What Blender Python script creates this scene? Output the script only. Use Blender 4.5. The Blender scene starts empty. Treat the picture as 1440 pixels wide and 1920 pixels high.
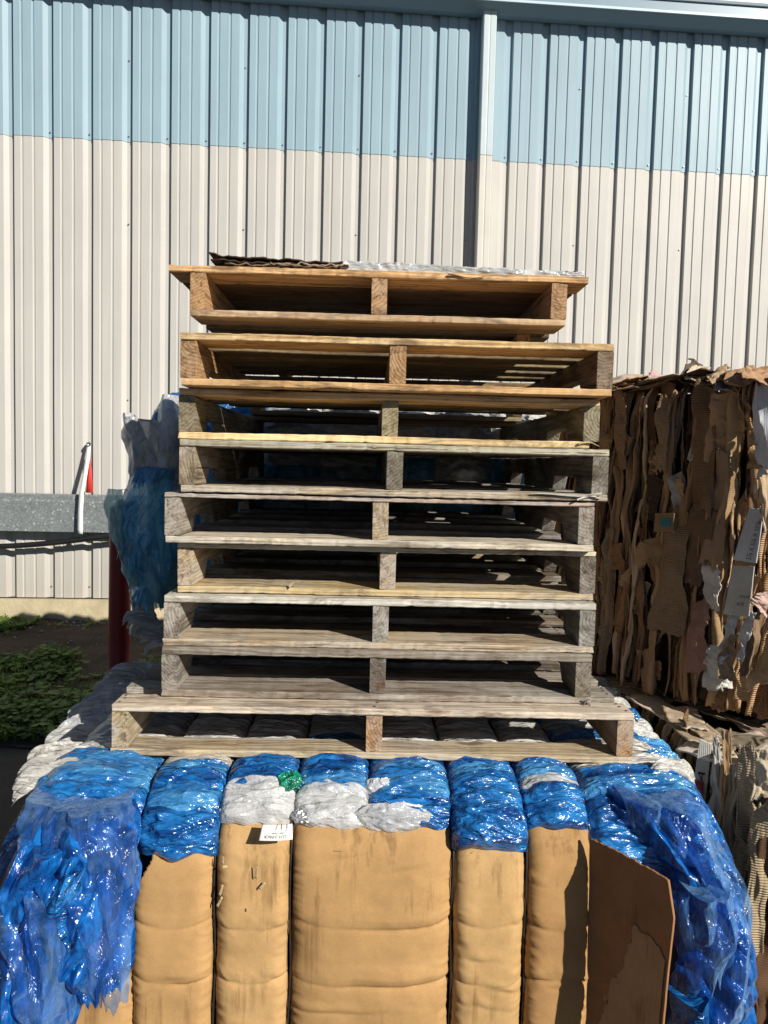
import bpy, math, random
import numpy as np
from mathutils import Vector, Matrix
random.seed(7)
S = bpy.context.scene
COL = S.collection
rad = math.radians

# ------------------------------------------------------------------ camera
YAW, PITCH, ROLL = rad(1.2), rad(3.58), rad(1.4)
CAM = np.array([0, 0, 1.45]); FPX = 1440.0
Fv = np.array([math.sin(YAW)*math.cos(PITCH), math.cos(YAW)*math.cos(PITCH), -math.sin(PITCH)])
R0 = np.array([math.cos(YAW), -math.sin(YAW), 0]); U0 = np.cross(R0, Fv)
Rv = math.cos(ROLL)*R0 + math.sin(ROLL)*U0
Uv = -math.sin(ROLL)*R0 + math.cos(ROLL)*U0
cd = bpy.data.cameras.new('camera'); cam = bpy.data.objects.new('camera', cd); COL.objects.link(cam)
m = Matrix.Identity(4)
for i in range(3):
    m[i][0] = Rv[i]; m[i][1] = Uv[i]; m[i][2] = -Fv[i]; m[i][3] = CAM[i]
cam.matrix_world = m
cd.sensor_fit = 'HORIZONTAL'; cd.sensor_width = 36; cd.lens = 36*FPX/1440
cd.clip_start = 0.05; cd.clip_end = 3000
S.camera = cam
def P(px, py, Y):
    """world point seen at photo pixel px,py at depth Y"""
    d = Fv + Rv*(px-720)/FPX - Uv*(py-960)/FPX
    return CAM + d*Y/d[1]

# ------------------------------------------------------------------ light
S.view_settings.view_transform = 'Standard'; S.view_settings.look = 'None'
S.view_settings.exposure = 0.25; S.view_settings.gamma = 1
SUN_AZ, SUN_EL = rad(42), rad(28)
sd = Vector((math.sin(SUN_AZ)*math.cos(SUN_EL), -math.cos(SUN_AZ)*math.cos(SUN_EL), math.sin(SUN_EL)))
sl = bpy.data.lights.new('sun', 'SUN'); sl.energy = 5.0; sl.angle = rad(0.5); sl.color = (1, .945, .85)
so = bpy.data.objects.new('sun', sl); COL.objects.link(so); so.location = (5, -5, 8)
so.rotation_euler = sd.to_track_quat('Z', 'Y').to_euler()
W = bpy.data.worlds.new('World'); S.world = W; W.use_nodes = True
nt = W.node_tree; nt.nodes.clear()
sky = nt.nodes.new('ShaderNodeTexSky'); sky.sky_type = 'NISHITA'; sky.sun_disc = False
sky.sun_elevation = SUN_EL; sky.sun_rotation = math.atan2(sd.x, sd.y); sky.air_density = 0.5; sky.dust_density = 0.2; sky.ozone_density = 1.5
bg = nt.nodes.new('ShaderNodeBackground'); bg.inputs[1].default_value = 0.05
wo = nt.nodes.new('ShaderNodeOutputWorld')
nt.links.new(sky.outputs[0], bg.inputs[0]); nt.links.new(bg.outputs[0], wo.inputs[0])

# ------------------------------------------------------------------ numpy noise
_rs = np.random.RandomState(5)
_perm = np.concatenate([_rs.permutation(256)]*3)
_g = _rs.normal(size=(256, 3)); _g /= np.linalg.norm(_g, axis=1)[:, None]
def gn(p):
    p = np.asarray(p, float); sh = p.shape[:-1]; p = p.reshape(-1, 3)
    i = np.floor(p).astype(int); f = p-i; u = f*f*f*(f*(f*6-15)+10); out = 0
    for dx in (0, 1):
        for dy in (0, 1):
            for dz in (0, 1):
                h = _perm[(_perm[(_perm[(i[:, 0]+dx) & 255]+i[:, 1]+dy) & 255]+i[:, 2]+dz) & 255]
                d = (_g[h]*(f-np.array([dx, dy, dz]))).sum(1)
                w = (u[:, 0] if dx else 1-u[:, 0])*(u[:, 1] if dy else 1-u[:, 1])*(u[:, 2] if dz else 1-u[:, 2])
                out = out+d*w
    return (out*1.6).reshape(sh)
def fbm(p, o=3):
    p = np.asarray(p, float); a = 1; s = 0
    for k in range(o): s = s+a*gn(p*(2**k)+17.3*k); a *= .5
    return s
def ridge(p, o=3):
    p = np.asarray(p, float); a = 1; s = 0
    for k in range(o): s = s+a*(0.5-np.abs(gn(p*(2.1**k)+9.7*k))*1.6); a *= .5
    return s
def tri(a, b, seed=0):
    """piecewise linear crumple: random heights on an irregular triangle lattice"""
    a, b = np.broadcast_arrays(np.asarray(a, float), np.asarray(b, float)); sd = int(seed*13) & 255
    a = a+.45*gn(st(a*.6, b*.6, 0*a+seed)); b = b+.45*gn(st(a*.6+9, b*.6, 0*a+seed)); a = a+.5*b
    i = np.floor(a).astype(int); j = np.floor(b).astype(int); f = a-i; g = b-j
    def h(i, j): return _g[_perm[(_perm[(i+sd) & 255]+j) & 255], 0]
    h00, h10, h01, h11 = h(i, j), h(i+1, j), h(i, j+1), h(i+1, j+1); dg = _g[_perm[(_perm[(i+sd+7) & 255]+j) & 255], 1] > 0
    A = np.where(f > g, h00+(h10-h00)*f+(h11-h10)*g, h00+(h01-h00)*g+(h11-h01)*f)
    B = np.where(f+g < 1, h00+(h10-h00)*f+(h01-h00)*g, h11+(h01-h11)*(1-f)+(h10-h11)*(1-g))
    return np.where(dg, A, B)
def st(*a): return np.stack(np.broadcast_arrays(*a), -1)

# ------------------------------------------------------------------ object helpers
def tag(o, label=None, cat=None, group=None, kind=None):
    if label: o['label'] = label
    if cat: o['category'] = cat
    if group: o['group'] = group
    if kind: o['kind'] = kind
    return o
def empty(name, loc, label, cat, group=None, rz=0):
    o = bpy.data.objects.new(name, None); COL.objects.link(o); o.location = loc; o.rotation_euler = (0, 0, rz)
    o.empty_display_size = .1
    return tag(o, label, cat, group)
def mesh_obj(name, V, Fc, mat, parent=None, smooth=False, color=None, uv=None):
    me = bpy.data.meshes.new(name); me.from_pydata([tuple(map(float, v)) for v in V], [], Fc); me.update()
    if smooth: me.polygons.foreach_set('use_smooth', [True]*len(me.polygons))
    if uv is not None:
        l = me.uv_layers.new(name='UVMap')
        idx = np.empty(len(me.loops), int); me.loops.foreach_get('vertex_index', idx)
        l.data.foreach_set('uv', np.asarray(uv, float)[idx].ravel())
    me.materials.append(mat)
    o = bpy.data.objects.new(name, me); COL.objects.link(o)
    if parent is not None: o.parent = parent
    if color is not None: o.color = (*color[:3], 1)
    return o
def rel(parent, pts):
    """world points -> parent's local frame"""
    M = Matrix.Identity(4); q = parent
    while q is not None: M = Matrix.LocRotScale(q.location, q.rotation_euler, None)@M; q = q.parent
    M = np.array(M.inverted())
    p = np.asarray(pts, float); return p@M[:3, :3].T+M[:3, 3]
def grid(name, G, mat, parent=None, thick=0, mask=None, color=None, smooth=True, world=True, backoff=1):
    """G (nu,nv,3) grid of world points -> one mesh"""
    nu, nv = G.shape[:2]
    du = np.gradient(G, axis=0); dv = np.gradient(G, axis=1); N = np.cross(du, dv)
    N /= (np.linalg.norm(N, axis=-1)[..., None]+1e-12)
    idx = np.arange(nu*nv).reshape(nu, nv); V = G.reshape(-1, 3)
    q = np.stack([idx[:-1, :-1], idx[1:, :-1], idx[1:, 1:], idx[:-1, 1:]], -1).reshape(-1, 4)
    if mask is not None:
        mf = (mask[:-1, :-1] & mask[1:, :-1] & mask[1:, 1:] & mask[:-1, 1:]).reshape(-1); q = q[mf]
    Fc = q.tolist()
    U, Vv = np.meshgrid(np.linspace(0, 1, nu), np.linspace(0, 1, nv), indexing='ij')
    lu = np.linalg.norm(du, axis=-1).sum(0).max(); lv = np.linalg.norm(dv, axis=-1).sum(1).max()
    uv = np.stack([U*lu, Vv*lv], -1).reshape(-1, 2)
    if thick:
        V2 = (G-N*thick*backoff).reshape(-1, 3); n = nu*nv
        e = {}
        for f in Fc:
            for a, b in zip(f, f[1:]+f[:1]): e[(a, b)] = 1
        bd = [(a, b) for (a, b) in e if (b, a) not in e]
        Fc = Fc+[[i+n for i in f[::-1]] for f in Fc]+[[b, a, a+n, b+n] for a, b in bd]
        V = np.concatenate([V, V2]); uv = np.concatenate([uv, uv])
    used = np.unique(np.array([i for f in Fc for i in f], int)) if len(Fc) else np.array([0])
    mp = -np.ones(len(V), int); mp[used] = np.arange(len(used))
    V = V[used]; uv = uv[used]; Fc = [[int(mp[i]) for i in f] for f in Fc]
    if parent is not None and world: V = rel(parent, V)
    return mesh_obj(name, V, Fc, mat, parent, smooth and not thick or smooth, color, uv)
def boxes(name, bl, mat, parent=None, color=None):
    V = []; Fc = []
    for (a, b) in bl:
        k = len(V)
        for z in (a[2], b[2]):
            V += [(a[0], a[1], z), (b[0], a[1], z), (b[0], b[1], z), (a[0], b[1], z)]
        Fc += [[k, k+3, k+2, k+1], [k+4, k+5, k+6, k+7], [k, k+1, k+5, k+4], [k+1, k+2, k+6, k+5], [k+2, k+3, k+7, k+6], [k+3, k, k+4, k+7]]
    return mesh_obj(name, V, Fc, mat, parent, color=color)
def tube(name, pts, r, mat, parent=None, n=8, color=None, world=True):
    pts = np.asarray(pts, float)
    if parent is not None and world: pts = rel(parent, pts)
    rr = np.broadcast_to(np.asarray(r, float), (len(pts),))
    T = np.gradient(pts, axis=0); T /= np.linalg.norm(T, axis=1)[:, None]
    up = np.array([0, 0, 1.]) if abs(T[0][2]) < .9 else np.array([1., 0, 0])
    V = []; Fc = []
    for i, (p, t) in enumerate(zip(pts, T)):
        a = np.cross(t, up); a /= np.linalg.norm(a); b = np.cross(t, a)
        for k in range(n):
            an = 2*math.pi*k/n; V.append(p+rr[i]*(a*math.cos(an)+b*math.sin(an)))
    for i in range(len(pts)-1):
        for k in range(n):
            Fc.append([i*n+k, i*n+(k+1) % n, (i+1)*n+(k+1) % n, (i+1)*n+k])
    Fc += [list(range(n)), list(range((len(pts)-1)*n, len(pts)*n))[::-1]]
    return mesh_obj(name, V, Fc, mat, parent, True, color)
def text_on(name, s, size, mat, parent, quad, u0, v0, ang=0, lift=.0015, squash=1.0):
    """text laid on the surface func quad(u,v)->world point (u,v in metres)"""
    c = bpy.data.curves.new(name, 'FONT'); c.body = s; c.size = size; c.resolution_u = 3
    t = bpy.data.objects.new(name, c)
    me = bpy.data.meshes.new_from_object(t)
    V = np.array([v.co[:] for v in me.vertices]); Fc = [list(p.vertices) for p in me.polygons]
    bpy.data.objects.remove(t); bpy.data.meshes.remove(me)
    V[:, 0] *= squash
    ca, sa = math.cos(ang), math.sin(ang)
    u = u0+V[:, 0]*ca-V[:, 1]*sa; v = v0+V[:, 0]*sa+V[:, 1]*ca
    p = quad(u, v); e = 1e-3
    n = np.cross(quad(u+e, v)-p, quad(u, v+e)-p); n /= np.linalg.norm(n, axis=1)[:, None]
    p = p+n*lift
    if parent is not None: p = rel(parent, p)
    return mesh_obj(name, p, Fc, mat, parent)

# ------------------------------------------------------------------ materials
def nm(name):
    M = bpy.data.materials.new(name); M.use_nodes = True; t = M.node_tree
    return M, t, t.nodes['Principled BSDF'], t.nodes.new, t.links.new
def ramp(N, stops):
    r = N('ShaderNodeValToRGB'); e = r.color_ramp.elements
    while len(e) < len(stops): e.new(.5)
    for k, (p, c) in enumerate(stops): e[k].position = p; e[k].color = (*c, 1) if len(c) == 3 else c
    return r
def coords(N, L, kind, scale, rnd=True, out='Object'):
    tc = N('ShaderNodeTexCoord'); mp = N('ShaderNodeMapping'); mp.inputs['Scale'].default_value = scale
    L(tc.outputs[out], mp.inputs[0])
    if rnd:
        oi = N('ShaderNodeObjectInfo'); mu = N('ShaderNodeMath'); mu.operation = 'MULTIPLY'; mu.inputs[1].default_value = 37.
        L(oi.outputs['Random'], mu.inputs[0]); L(mu.outputs[0], mp.inputs['Location'])
    return mp.outputs[0]
def noise(N, L, vec, sc, det=4, rough=.55, dist=0):
    n = N('ShaderNodeTexNoise'); n.inputs['Scale'].default_value = sc; n.inputs['Detail'].default_value = det
    n.inputs['Roughness'].default_value = rough; n.inputs['Distortion'].default_value = dist
    L(vec, n.inputs['Vector']); return n.outputs['Fac']
def mix(N, L, fac, a, b, mode='MIX'):
    x = N('ShaderNodeMix'); x.data_type = 'RGBA'; x.blend_type = mode
    for s, v in ((0, fac), (6, a), (7, b)):
        if isinstance(v, (int, float)): x.inputs[s].default_value = v
        elif isinstance(v, tuple): x.inputs[s].default_value = (*v, 1)
        else: L(v, x.inputs[s])
    return x.outputs[2]
def math_(N, L, op, a, b=None, c=None):
    x = N('ShaderNodeMath'); x.operation = op
    for i, v in enumerate((a, b, c)):
        if v is None: continue
        if isinstance(v, (int, float)): x.inputs[i].default_value = v
        else: L(v, x.inputs[i])
    return x.outputs[0]
def bump(N, L, h, strength, dist, prev=None):
    b = N('ShaderNodeBump'); b.inputs['Strength'].default_value = strength; b.inputs['Distance'].default_value = dist
    L(h, b.inputs['Height'])
    if prev is not None: L(prev, b.inputs['Normal'])
    return b.outputs[0]

def wood(name, axis, weather=.5):
    """axis: 0 board along X, 1 stringer along Y; base colour from object colour"""
    M, t, B, N, L = nm(name)
    oi = N('ShaderNodeObjectInfo')
    sc = (1.2, 22, 22) if axis == 0 else (22, 1.2, 22)
    v = coords(N, L, 'o', sc)
    grain = noise(N, L, v, 2.6, 9, .72, .8)
    fine = noise(N, L, coords(N, L, 'o', (3, 260, 260) if axis == 0 else (260, 3, 260)), 1, 3, .6)
    # growth rings: distance from a pith line, warped
    tc = N('ShaderNodeTexCoord'); sp = N('ShaderNodeSeparateXYZ')
    wv = coords(N, L, 'o', (1.5, 9, 9) if axis == 0 else (9, 1.5, 9))
    wn = N('ShaderNodeTexNoise'); wn.inputs['Scale'].default_value = 1; wn.inputs['Detail'].default_value = 2; L(wv, wn.inputs[0])
    vm = N('ShaderNodeVectorMath'); vm.operation = 'SCALE'; vm.inputs['Scale'].default_value = .045; L(wn.outputs['Color'], vm.inputs[0])
    va = N('ShaderNodeVectorMath'); va.operation = 'ADD'; L(tc.outputs['Object'], va.inputs[0]); L(vm.outputs[0], va.inputs[1])
    L(va.outputs[0], sp.inputs[0])
    a = sp.outputs['Y' if axis == 0 else 'X']; b = sp.outputs['Z']
    r1 = math_(N, L, 'MULTIPLY_ADD', oi.outputs['Random'], .16, -.08)
    r2 = math_(N, L, 'MULTIPLY_ADD', oi.outputs['Random'], -.11, -.03)
    a = math_(N, L, 'ADD', a, r1); b = math_(N, L, 'ADD', b, r2)
    d = math_(N, L, 'SQRT', math_(N, L, 'ADD', math_(N, L, 'MULTIPLY', a, a), math_(N, L, 'MULTIPLY', b, b)))
    rg = math_(N, L, 'SINE', math_(N, L, 'MULTIPLY', d, 780.))
    rg = math_(N, L, 'MULTIPLY_ADD', rg, .5, .5)
    rg = math_(N, L, 'POWER', rg, 1.6)
    base = oi.outputs['Color']
    dark = mix(N, L, 1.0, base, (.33, .25, .18), 'MULTIPLY')
    gr = ramp(N, [(.33, (0, 0, 0)), (.52, (1, 1, 1))]); L(grain, gr.inputs[0])
    c = mix(N, L, gr.outputs[0], dark, base)
    c = mix(N, L, math_(N, L, 'MULTIPLY', rg, .42), c, dark)
    # large blotches of grey weathering and of warm stain
    bl = noise(N, L, coords(N, L, 'o', (2.2, 5, 5) if axis == 0 else (5, 2.2, 5)), 1.6, 6, .7, .4)
    br = ramp(N, [(.42, (0, 0, 0)), (.66, (1, 1, 1))]); L(bl, br.inputs[0])
    grey = mix(N, L, gr.outputs[0], (.10, .09, .08), (.50, .47, .42))
    c = mix(N, L, math_(N, L, 'MULTIPLY', br.outputs[0], weather), c, grey)
    st_ = noise(N, L, coords(N, L, 'o', (4, 16, 16) if axis == 0 else (16, 4, 16)), 1.1, 7, .75, 1.2)
    sr = ramp(N, [(.50, (0, 0, 0)), (.66, (1, 1, 1))]); L(st_, sr.inputs[0])
    c = mix(N, L, math_(N, L, 'MULTIPLY', sr.outputs[0], .7), c, (.07, .05, .035))
    # knots
    vo = N('ShaderNodeTexVoronoi'); L(coords(N, L, 'o', (3.2, 9, 9) if axis == 0 else (9, 3.2, 9)), vo.inputs['Vector']); vo.inputs['Scale'].default_value = 1
    kr = ramp(N, [(.09, (1, 1, 1)), (.14, (0, 0, 0))]); L(vo.outputs['Distance'], kr.inputs[0])
    c = mix(N, L, math_(N, L, 'MULTIPLY', kr.outputs[0], .7), c, (.10, .05, .025))
    ck = noise(N, L, coords(N, L, 'o', (1.6, 95, 95) if axis == 0 else (95, 1.6, 95)), 1.0, 3, .5, .3)
    cr = ramp(N, [(.665, (0, 0, 0)), (.70, (1, 1, 1))]); L(ck, cr.inputs[0])
    c = mix(N, L, math_(N, L, 'MULTIPLY', cr.outputs[0], .75), c, (.045, .032, .022))
    L(c, B.inputs['Base Color']); B.inputs['Roughness'].default_value = .82
    B.inputs['Specular IOR Level'].default_value = .2
    n1 = bump(N, L, fine, .5, .0016); n2 = bump(N, L, grain, .8, .003, n1); n3 = bump(N, L, rg, .35, .0012, n2)
    L(n3, B.inputs['Normal']); return M
WOODX = wood('weathered_board_wood', 0, .75); WOODY = wood('weathered_stringer_wood', 1, .7)
FRESHX = wood('newer_board_wood', 0, .18); FRESHY = wood('newer_stringer_wood', 1, .22)

def film(name, c1, c2, rough=.2, coat=.6, transp=0., transl=.18, bs=1.0, wrink=(1, 1, 1), spec=.5, bub=0):
    M, t, B, N, L = nm(name)
    v = coords(N, L, 'o', wrink)
    f = noise(N, L, v, 16, 6, .65, 1.0)
    r = ramp(N, [(.40, c1), (.60, c2)]); L(f, r.inputs[0])
    L(r.outputs[0], B.inputs['Base Color'])
    B.inputs['Roughness'].default_value = rough; B.inputs['Coat Weight'].default_value = coat; B.inputs['Coat Roughness'].default_value = .15
    B.inputs['Specular IOR Level'].default_value = spec
    # creases: warped voronoi borders, two sizes
    wn = N('ShaderNodeTexNoise'); wn.inputs['Scale'].default_value = 9; wn.inputs['Detail'].default_value = 0; L(v, wn.inputs[0])
    vs = N('ShaderNodeVectorMath'); vs.operation = 'SCALE'; vs.inputs['Scale'].default_value = .05; L(wn.outputs['Color'], vs.inputs[0])
    va = N('ShaderNodeVectorMath'); va.operation = 'ADD'; L(v, va.inputs[0]); L(vs.outputs[0], va.inputs[1])
    ge = N('ShaderNodeNewGeometry'); cur = ge.outputs['Normal']
    for sc, kk in ((26, .26),):
        vo = N('ShaderNodeTexVoronoi'); vo.feature = 'F1'; vo.inputs['Scale'].default_value = sc; L(va.outputs[0], vo.inputs['Vector'])
        sb = N('ShaderNodeVectorMath'); sb.operation = 'SUBTRACT'; L(vo.outputs['Color'], sb.inputs[0]); sb.inputs[1].default_value = (.5, .5, .5)
        ms = N('ShaderNodeVectorMath'); ms.operation = 'SCALE'; ms.inputs['Scale'].default_value = kk*bs; L(sb.outputs[0], ms.inputs[0])
        ad = N('ShaderNodeVectorMath'); ad.operation = 'ADD'; L(cur, ad.inputs[0]); L(ms.outputs[0], ad.inputs[1]); cur = ad.outputs[0]
    no = N('ShaderNodeVectorMath'); no.operation = 'NORMALIZE'; L(cur, no.inputs[0])
    prev = no.outputs[0]
    for sc, di, sg in ((19, .014, .8), (52, .006, .75)):
        rn = N('ShaderNodeTexNoise'); rn.noise_type = 'RIDGED_MULTIFRACTAL'; rn.inputs['Scale'].default_value = sc; rn.inputs['Detail'].default_value = 1.5
        rn.inputs['Roughness'].default_value = .5; rn.inputs['Lacunarity'].default_value = 2.3; rn.inputs['Offset'].default_value = 1.0; rn.inputs['Gain'].default_value = 1.6; rn.inputs['Distortion'].default_value = .35
        L(va.outputs[0], rn.inputs['Vector']); prev = bump(N, L, math_(N, L, 'MULTIPLY', rn.outputs['Fac'], .5), min(1, sg*bs), di, prev)
    if bub:
        vb = N('ShaderNodeTexVoronoi'); vb.inputs['Scale'].default_value = 150; L(coords(N, L, 'o', (1, 1, 1)), vb.inputs['Vector'])
        prev = bump(N, L, math_(N, L, 'SUBTRACT', 1., vb.outputs['Distance']), .5, .0014, prev)
    L(prev, B.inputs['Normal']); L(prev, B.inputs['Coat Normal'])
    out = t.nodes['Material Output']; sh = B.outputs[0]
    if transl:
        tl = N('ShaderNodeBsdfTranslucent'); L(r.outputs[0], tl.inputs[0]); mx = N('ShaderNodeMixShader'); mx.inputs[0].default_value = transl
        L(sh, mx.inputs[1]); L(tl.outputs[0], mx.inputs[2]); sh = mx.outputs[0]
    if transp:
        tp = N('ShaderNodeBsdfTransparent'); L(mix(N, L, .55, (1, 1, 1), r.outputs[0]), tp.inputs[0])
        fr = N('ShaderNodeLayerWeight'); fr.inputs[0].default_value = .35; L(prev, fr.inputs['Normal'])
        fac = math_(N, L, 'MULTIPLY', math_(N, L, 'SUBTRACT', 1., fr.outputs['Facing']), transp)
        mx = N('ShaderNodeMixShader'); L(fac, mx.inputs[0])
        L(sh, mx.inputs[1]); L(tp.outputs[0], mx.inputs[2]); sh = mx.outputs[0]
    L(sh, out.inputs['Surface']); return M
BLUE = film('blue_film', (.002, .055, .24), (.02, .22, .60), .26, .8, 0, .15, .9, (.5, 1.6, 1.6))
BLUE2 = film('pale_blue_film', (.008, .12, .38), (.08, .33, .64), .26, .8, 0, .15, .9, (.5, 1.6, 1.6))
BLUEH = film('hanging_blue_film', (.001, .045, .24), (.012, .19, .62), .24, .9, 0, .22, .4, (1.5, 1.5, .6))
BLUET = film('clear_blue_film', (.05, .22, .56), (.26, .50, .84), .18, 1, .90, .15, .36, (1.4, 1.4, .6))
WHITE = film('white_film', (.54, .54, .52), (.82, .81, .78), .3, .4, 0, .25, .75, (.3, 2.4, 2.4))
CLEAR = film('cloudy_clear_film', (.52, .54, .55), (.84, .85, .85), .22, .8, .15, .25, .7, (.45, 1.8, 1.8))
BUBB = film('bubble_wrap', (.70, .71, .71), (.88, .89, .89), .22, 1, .2, .3, .55, (.6, 1.6, 1.6), bub=1)
GREYF = film('grey_white_film', (.42, .44, .47), (.70, .71, .72), .3, .5, .1, .3, .45, (1, 1.4, .7))
DIRTY = film('dull_white_film', (.40, .39, .36), (.68, .66, .61), .36, .25, 0, .15, .8, (.3, 2.4, 2.4))
BLUED = film('dull_blue_film', (.05, .28, .52), (.20, .55, .82), .28, .5, .10, .35, .5, (1.3, 1.3, .5))
TEAL = film('dull_teal_film', (.18, .40, .48), (.38, .62, .68), .35, .3, .35, .4, .5, (1.3, 1.3, .5))
GREEN = film('green_film', (.003, .14, .08), (.015, .36, .22), .2, .8, 0, .25, .9)
GREENT = film('pale_green_film', (.20, .42, .32), (.40, .60, .48), .2, .8, .3, .2, .9)

def kraft(name, flute=(0, 0), stain=.5, mottle=1.):
    M, t, B, N, L = nm(name)
    oi = N('ShaderNodeObjectInfo'); base = oi.outputs['Color']
    v = coords(N, L, 'o', (1, 1, 1))
    f = noise(N, L, v, 9, 8, .7)
    fr = ramp(N, [(.3, (.78, .76, .72)), (.7, (1.12, 1.12, 1.12))]); L(f, fr.inputs[0])
    c = mix(N, L, mottle, base, fr.outputs[0], 'MULTIPLY')
    sp = noise(N, L, v, 420, 2, .5); srp = ramp(N, [(.3, (.90, .89, .88)), (.7, (1.06, 1.06, 1.06))]); L(sp, srp.inputs[0])
    c = mix(N, L, .8, c, srp.outputs[0], 'MULTIPLY')
    vs = coords(N, L, 'o', (30, 30, 1.3)); s1 = noise(N, L, vs, 1.2, 6, .7); s2 = noise(N, L, v, 5, 3, .5)
    sm = math_(N, L, 'MULTIPLY', s1, s2); sr = ramp(N, [(.30, (0, 0, 0)), (.42, (1, 1, 1))]); L(sm, sr.inputs[0])
    c = mix(N, L, math_(N, L, 'MULTIPLY', sr.outputs[0], stain), c, mix(N, L, 1., base, (.38, .34, .30), 'MULTIPLY'))
    fine = noise(N, L, v, 300, 2, .5); prev = bump(N, L, fine, .10, .0005)
    prev = bump(N, L, noise(N, L, v, 24, 3, .5), .18, .003, prev)
    if flute[0]:
        wv = N('ShaderNodeTexWave'); wv.wave_type = 'BANDS'; wv.bands_direction = 'X' if flute[1] == 0 else 'Z'
        wv.inputs['Scale'].default_value = flute[0]; wv.inputs['Distortion'].default_value = 1.2; wv.inputs['Detail'].default_value = 1; wv.inputs['Detail Scale'].default_value = .5
        L(v, wv.inputs[0]); prev = bump(N, L, wv.outputs['Fac'], flute[2], .0022, prev)
    L(c, B.inputs['Base Color']); B.inputs['Roughness'].default_value = .75; B.inputs['Specular IOR Level'].default_value = .2
    L(prev, B.inputs['Normal']); return M
KRAFT = kraft('kraft_cardboard', (0, 0, 0), .8)
CORR = kraft('fluted_cardboard', (48, 2, 1.0), .4)
SHEET = kraft('torn_cardboard', (55, 2, .2), .45)
PRINT = kraft('white_cardboard', (70, 0, .25), .25)

def simple(name, col, rough=.6, metal=0, nscale=8, namt=.25, bumpd=0, bsc=60, spec=.4, stretch=(1, 1, 1)):
    M, t, B, N, L = nm(name)
    v = coords(N, L, 'o', stretch, False); f = noise(N, L, v, nscale, 6, .65)
    r = ramp(N, [(.25, tuple(x*(1-namt) for x in col)), (.75, tuple(min(1, x*(1+namt)) for x in col))]); L(f, r.inputs[0]); L(r.outputs[0], B.inputs['Base Color'])
    B.inputs['Roughness'].default_value = rough; B.inputs['Metallic'].default_value = metal; B.inputs['Specular IOR Level'].default_value = spec
    if bumpd: L(bump(N, L, noise(N, L, v, bsc, 5, .6), .6, bumpd), B.inputs['Normal'])
    return M
def wallmat(name, col):
    M, t, B, N, L = nm(name)
    v = coords(N, L, 'o', (9, 9, .5), False); f = noise(N, L, v, 1.0, 6, .7)
    r = ramp(N, [(.3, tuple(x*.90 for x in col)), (.6, col)]); L(f, r.inputs[0])
    w = noise(N, L, coords(N, L, 'o', (1, 1, 1), False), 1.4, 5, .6); rr = ramp(N, [(.3, (.93, .93, .94)), (.7, (1.04, 1.03, 1.02))]); L(w, rr.inputs[0])
    c = mix(N, L, 1., r.outputs[0], rr.outputs[0], 'MULTIPLY')
    tc = N('ShaderNodeTexCoord'); sp = N('ShaderNodeSeparateXYZ'); L(tc.outputs['Object'], sp.inputs[0])
    z = math_(N, L, 'MULTIPLY_ADD', f, .5, sp.outputs['Z']); gr = ramp(N, [(.0, (1, 1, 1)), (1., (0, 0, 0))]); L(math_(N, L, 'MULTIPLY', math_(N, L, 'SUBTRACT', z, .5), 1.6), gr.inputs[0])
    c = mix(N, L, math_(N, L, 'MULTIPLY', gr.outputs[0], .3), c, (.30, .24, .15)); L(c, B.inputs['Base Color'])
    B.inputs['Roughness'].default_value = .42; B.inputs['Specular IOR Level'].default_value = .4
    L(bump(N, L, w, .5, .004), B.inputs['Normal']); return M
WALLC = wallmat('cream_painted_steel', (.535, .52, .485))
WALLB = wallmat('blue_painted_steel', (.305, .43, .50))
TRIM = simple('slate_blue_trim', (.20, .29, .36), .35, 0, 3, .06)
ROOFM = simple('white_roof_trim', (.55, .66, .74), .3, 0, 3, .06)
DARKT = simple('dark_trim_gap', (.02, .025, .03), .8)
CONC = simple('foundation_concrete', (.52, .44, .29), .9, 0, 7, .25, .006, 40, .2)
RED = simple('dark_red_paint', (.22, .012, .012), .45, 0, 5, .25, .001, 30)
REDB = simple('red_ribbon', (.55, .04, .03), .6, 0, 5, .1)
WHITEP = simple('white_strap_paint', (.82, .83, .80), .45, 0, 5, .06)
BLACK = simple('black_rubber', (.012, .012, .013), .5, 0, 5, .3)
WIRE = simple('tie_wire_steel', (.05, .045, .04), .5, .6, 30, .4)
SCREW = simple('screw_metal', (.35, .36, .36), .35, .8, 30, .2)
INK = simple('black_ink', (.02, .02, .022), .7, 0, 30, .2)
PAPER = simple('white_label_paper', (.80, .80, .77), .7, 0, 20, .05, .0005, 50)
NAIL = simple('rusty_nail', (.06, .04, .03), .6, .5, 50, .4)
CORE = simple('bale_core_dark', (.03, .035, .045), .8, 0, 9, .5, .01, 20)
CORE2 = simple('bale_core_brown', (.035, .022, .013), .9, 0, 9, .5, .02, 20)

def galv():
    M, t, B, N, L = nm('galvanised_steel')
    v = coords(N, L, 'o', (1, 1, 1), False)
    vo = N('ShaderNodeTexVoronoi'); vo.inputs['Scale'].default_value = 95; L(v, vo.inputs[0])
    sp = N('ShaderNodeSeparateColor'); L(vo.outputs['Color'], sp.inputs[0])
    r = ramp(N, [(.0, (.17, .19, .195)), (.7, (.24, .265, .27)), (.93, (.27, .295, .30)), (.985, (.45, .48, .48))]); L(sp.outputs[0], r.inputs[0])
    f = noise(N, L, v, 9, 6, .7); fr = ramp(N, [(.3, (.8, .8, .8)), (.7, (1.1, 1.1, 1.1))]); L(f, fr.inputs[0])
    L(mix(N, L, 1., r.outputs[0], fr.outputs[0], 'MULTIPLY'), B.inputs['Base Color'])
    B.inputs['Roughness'].default_value = .5; B.inputs['Metallic'].default_value = .15; return M
GALV = galv()
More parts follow.
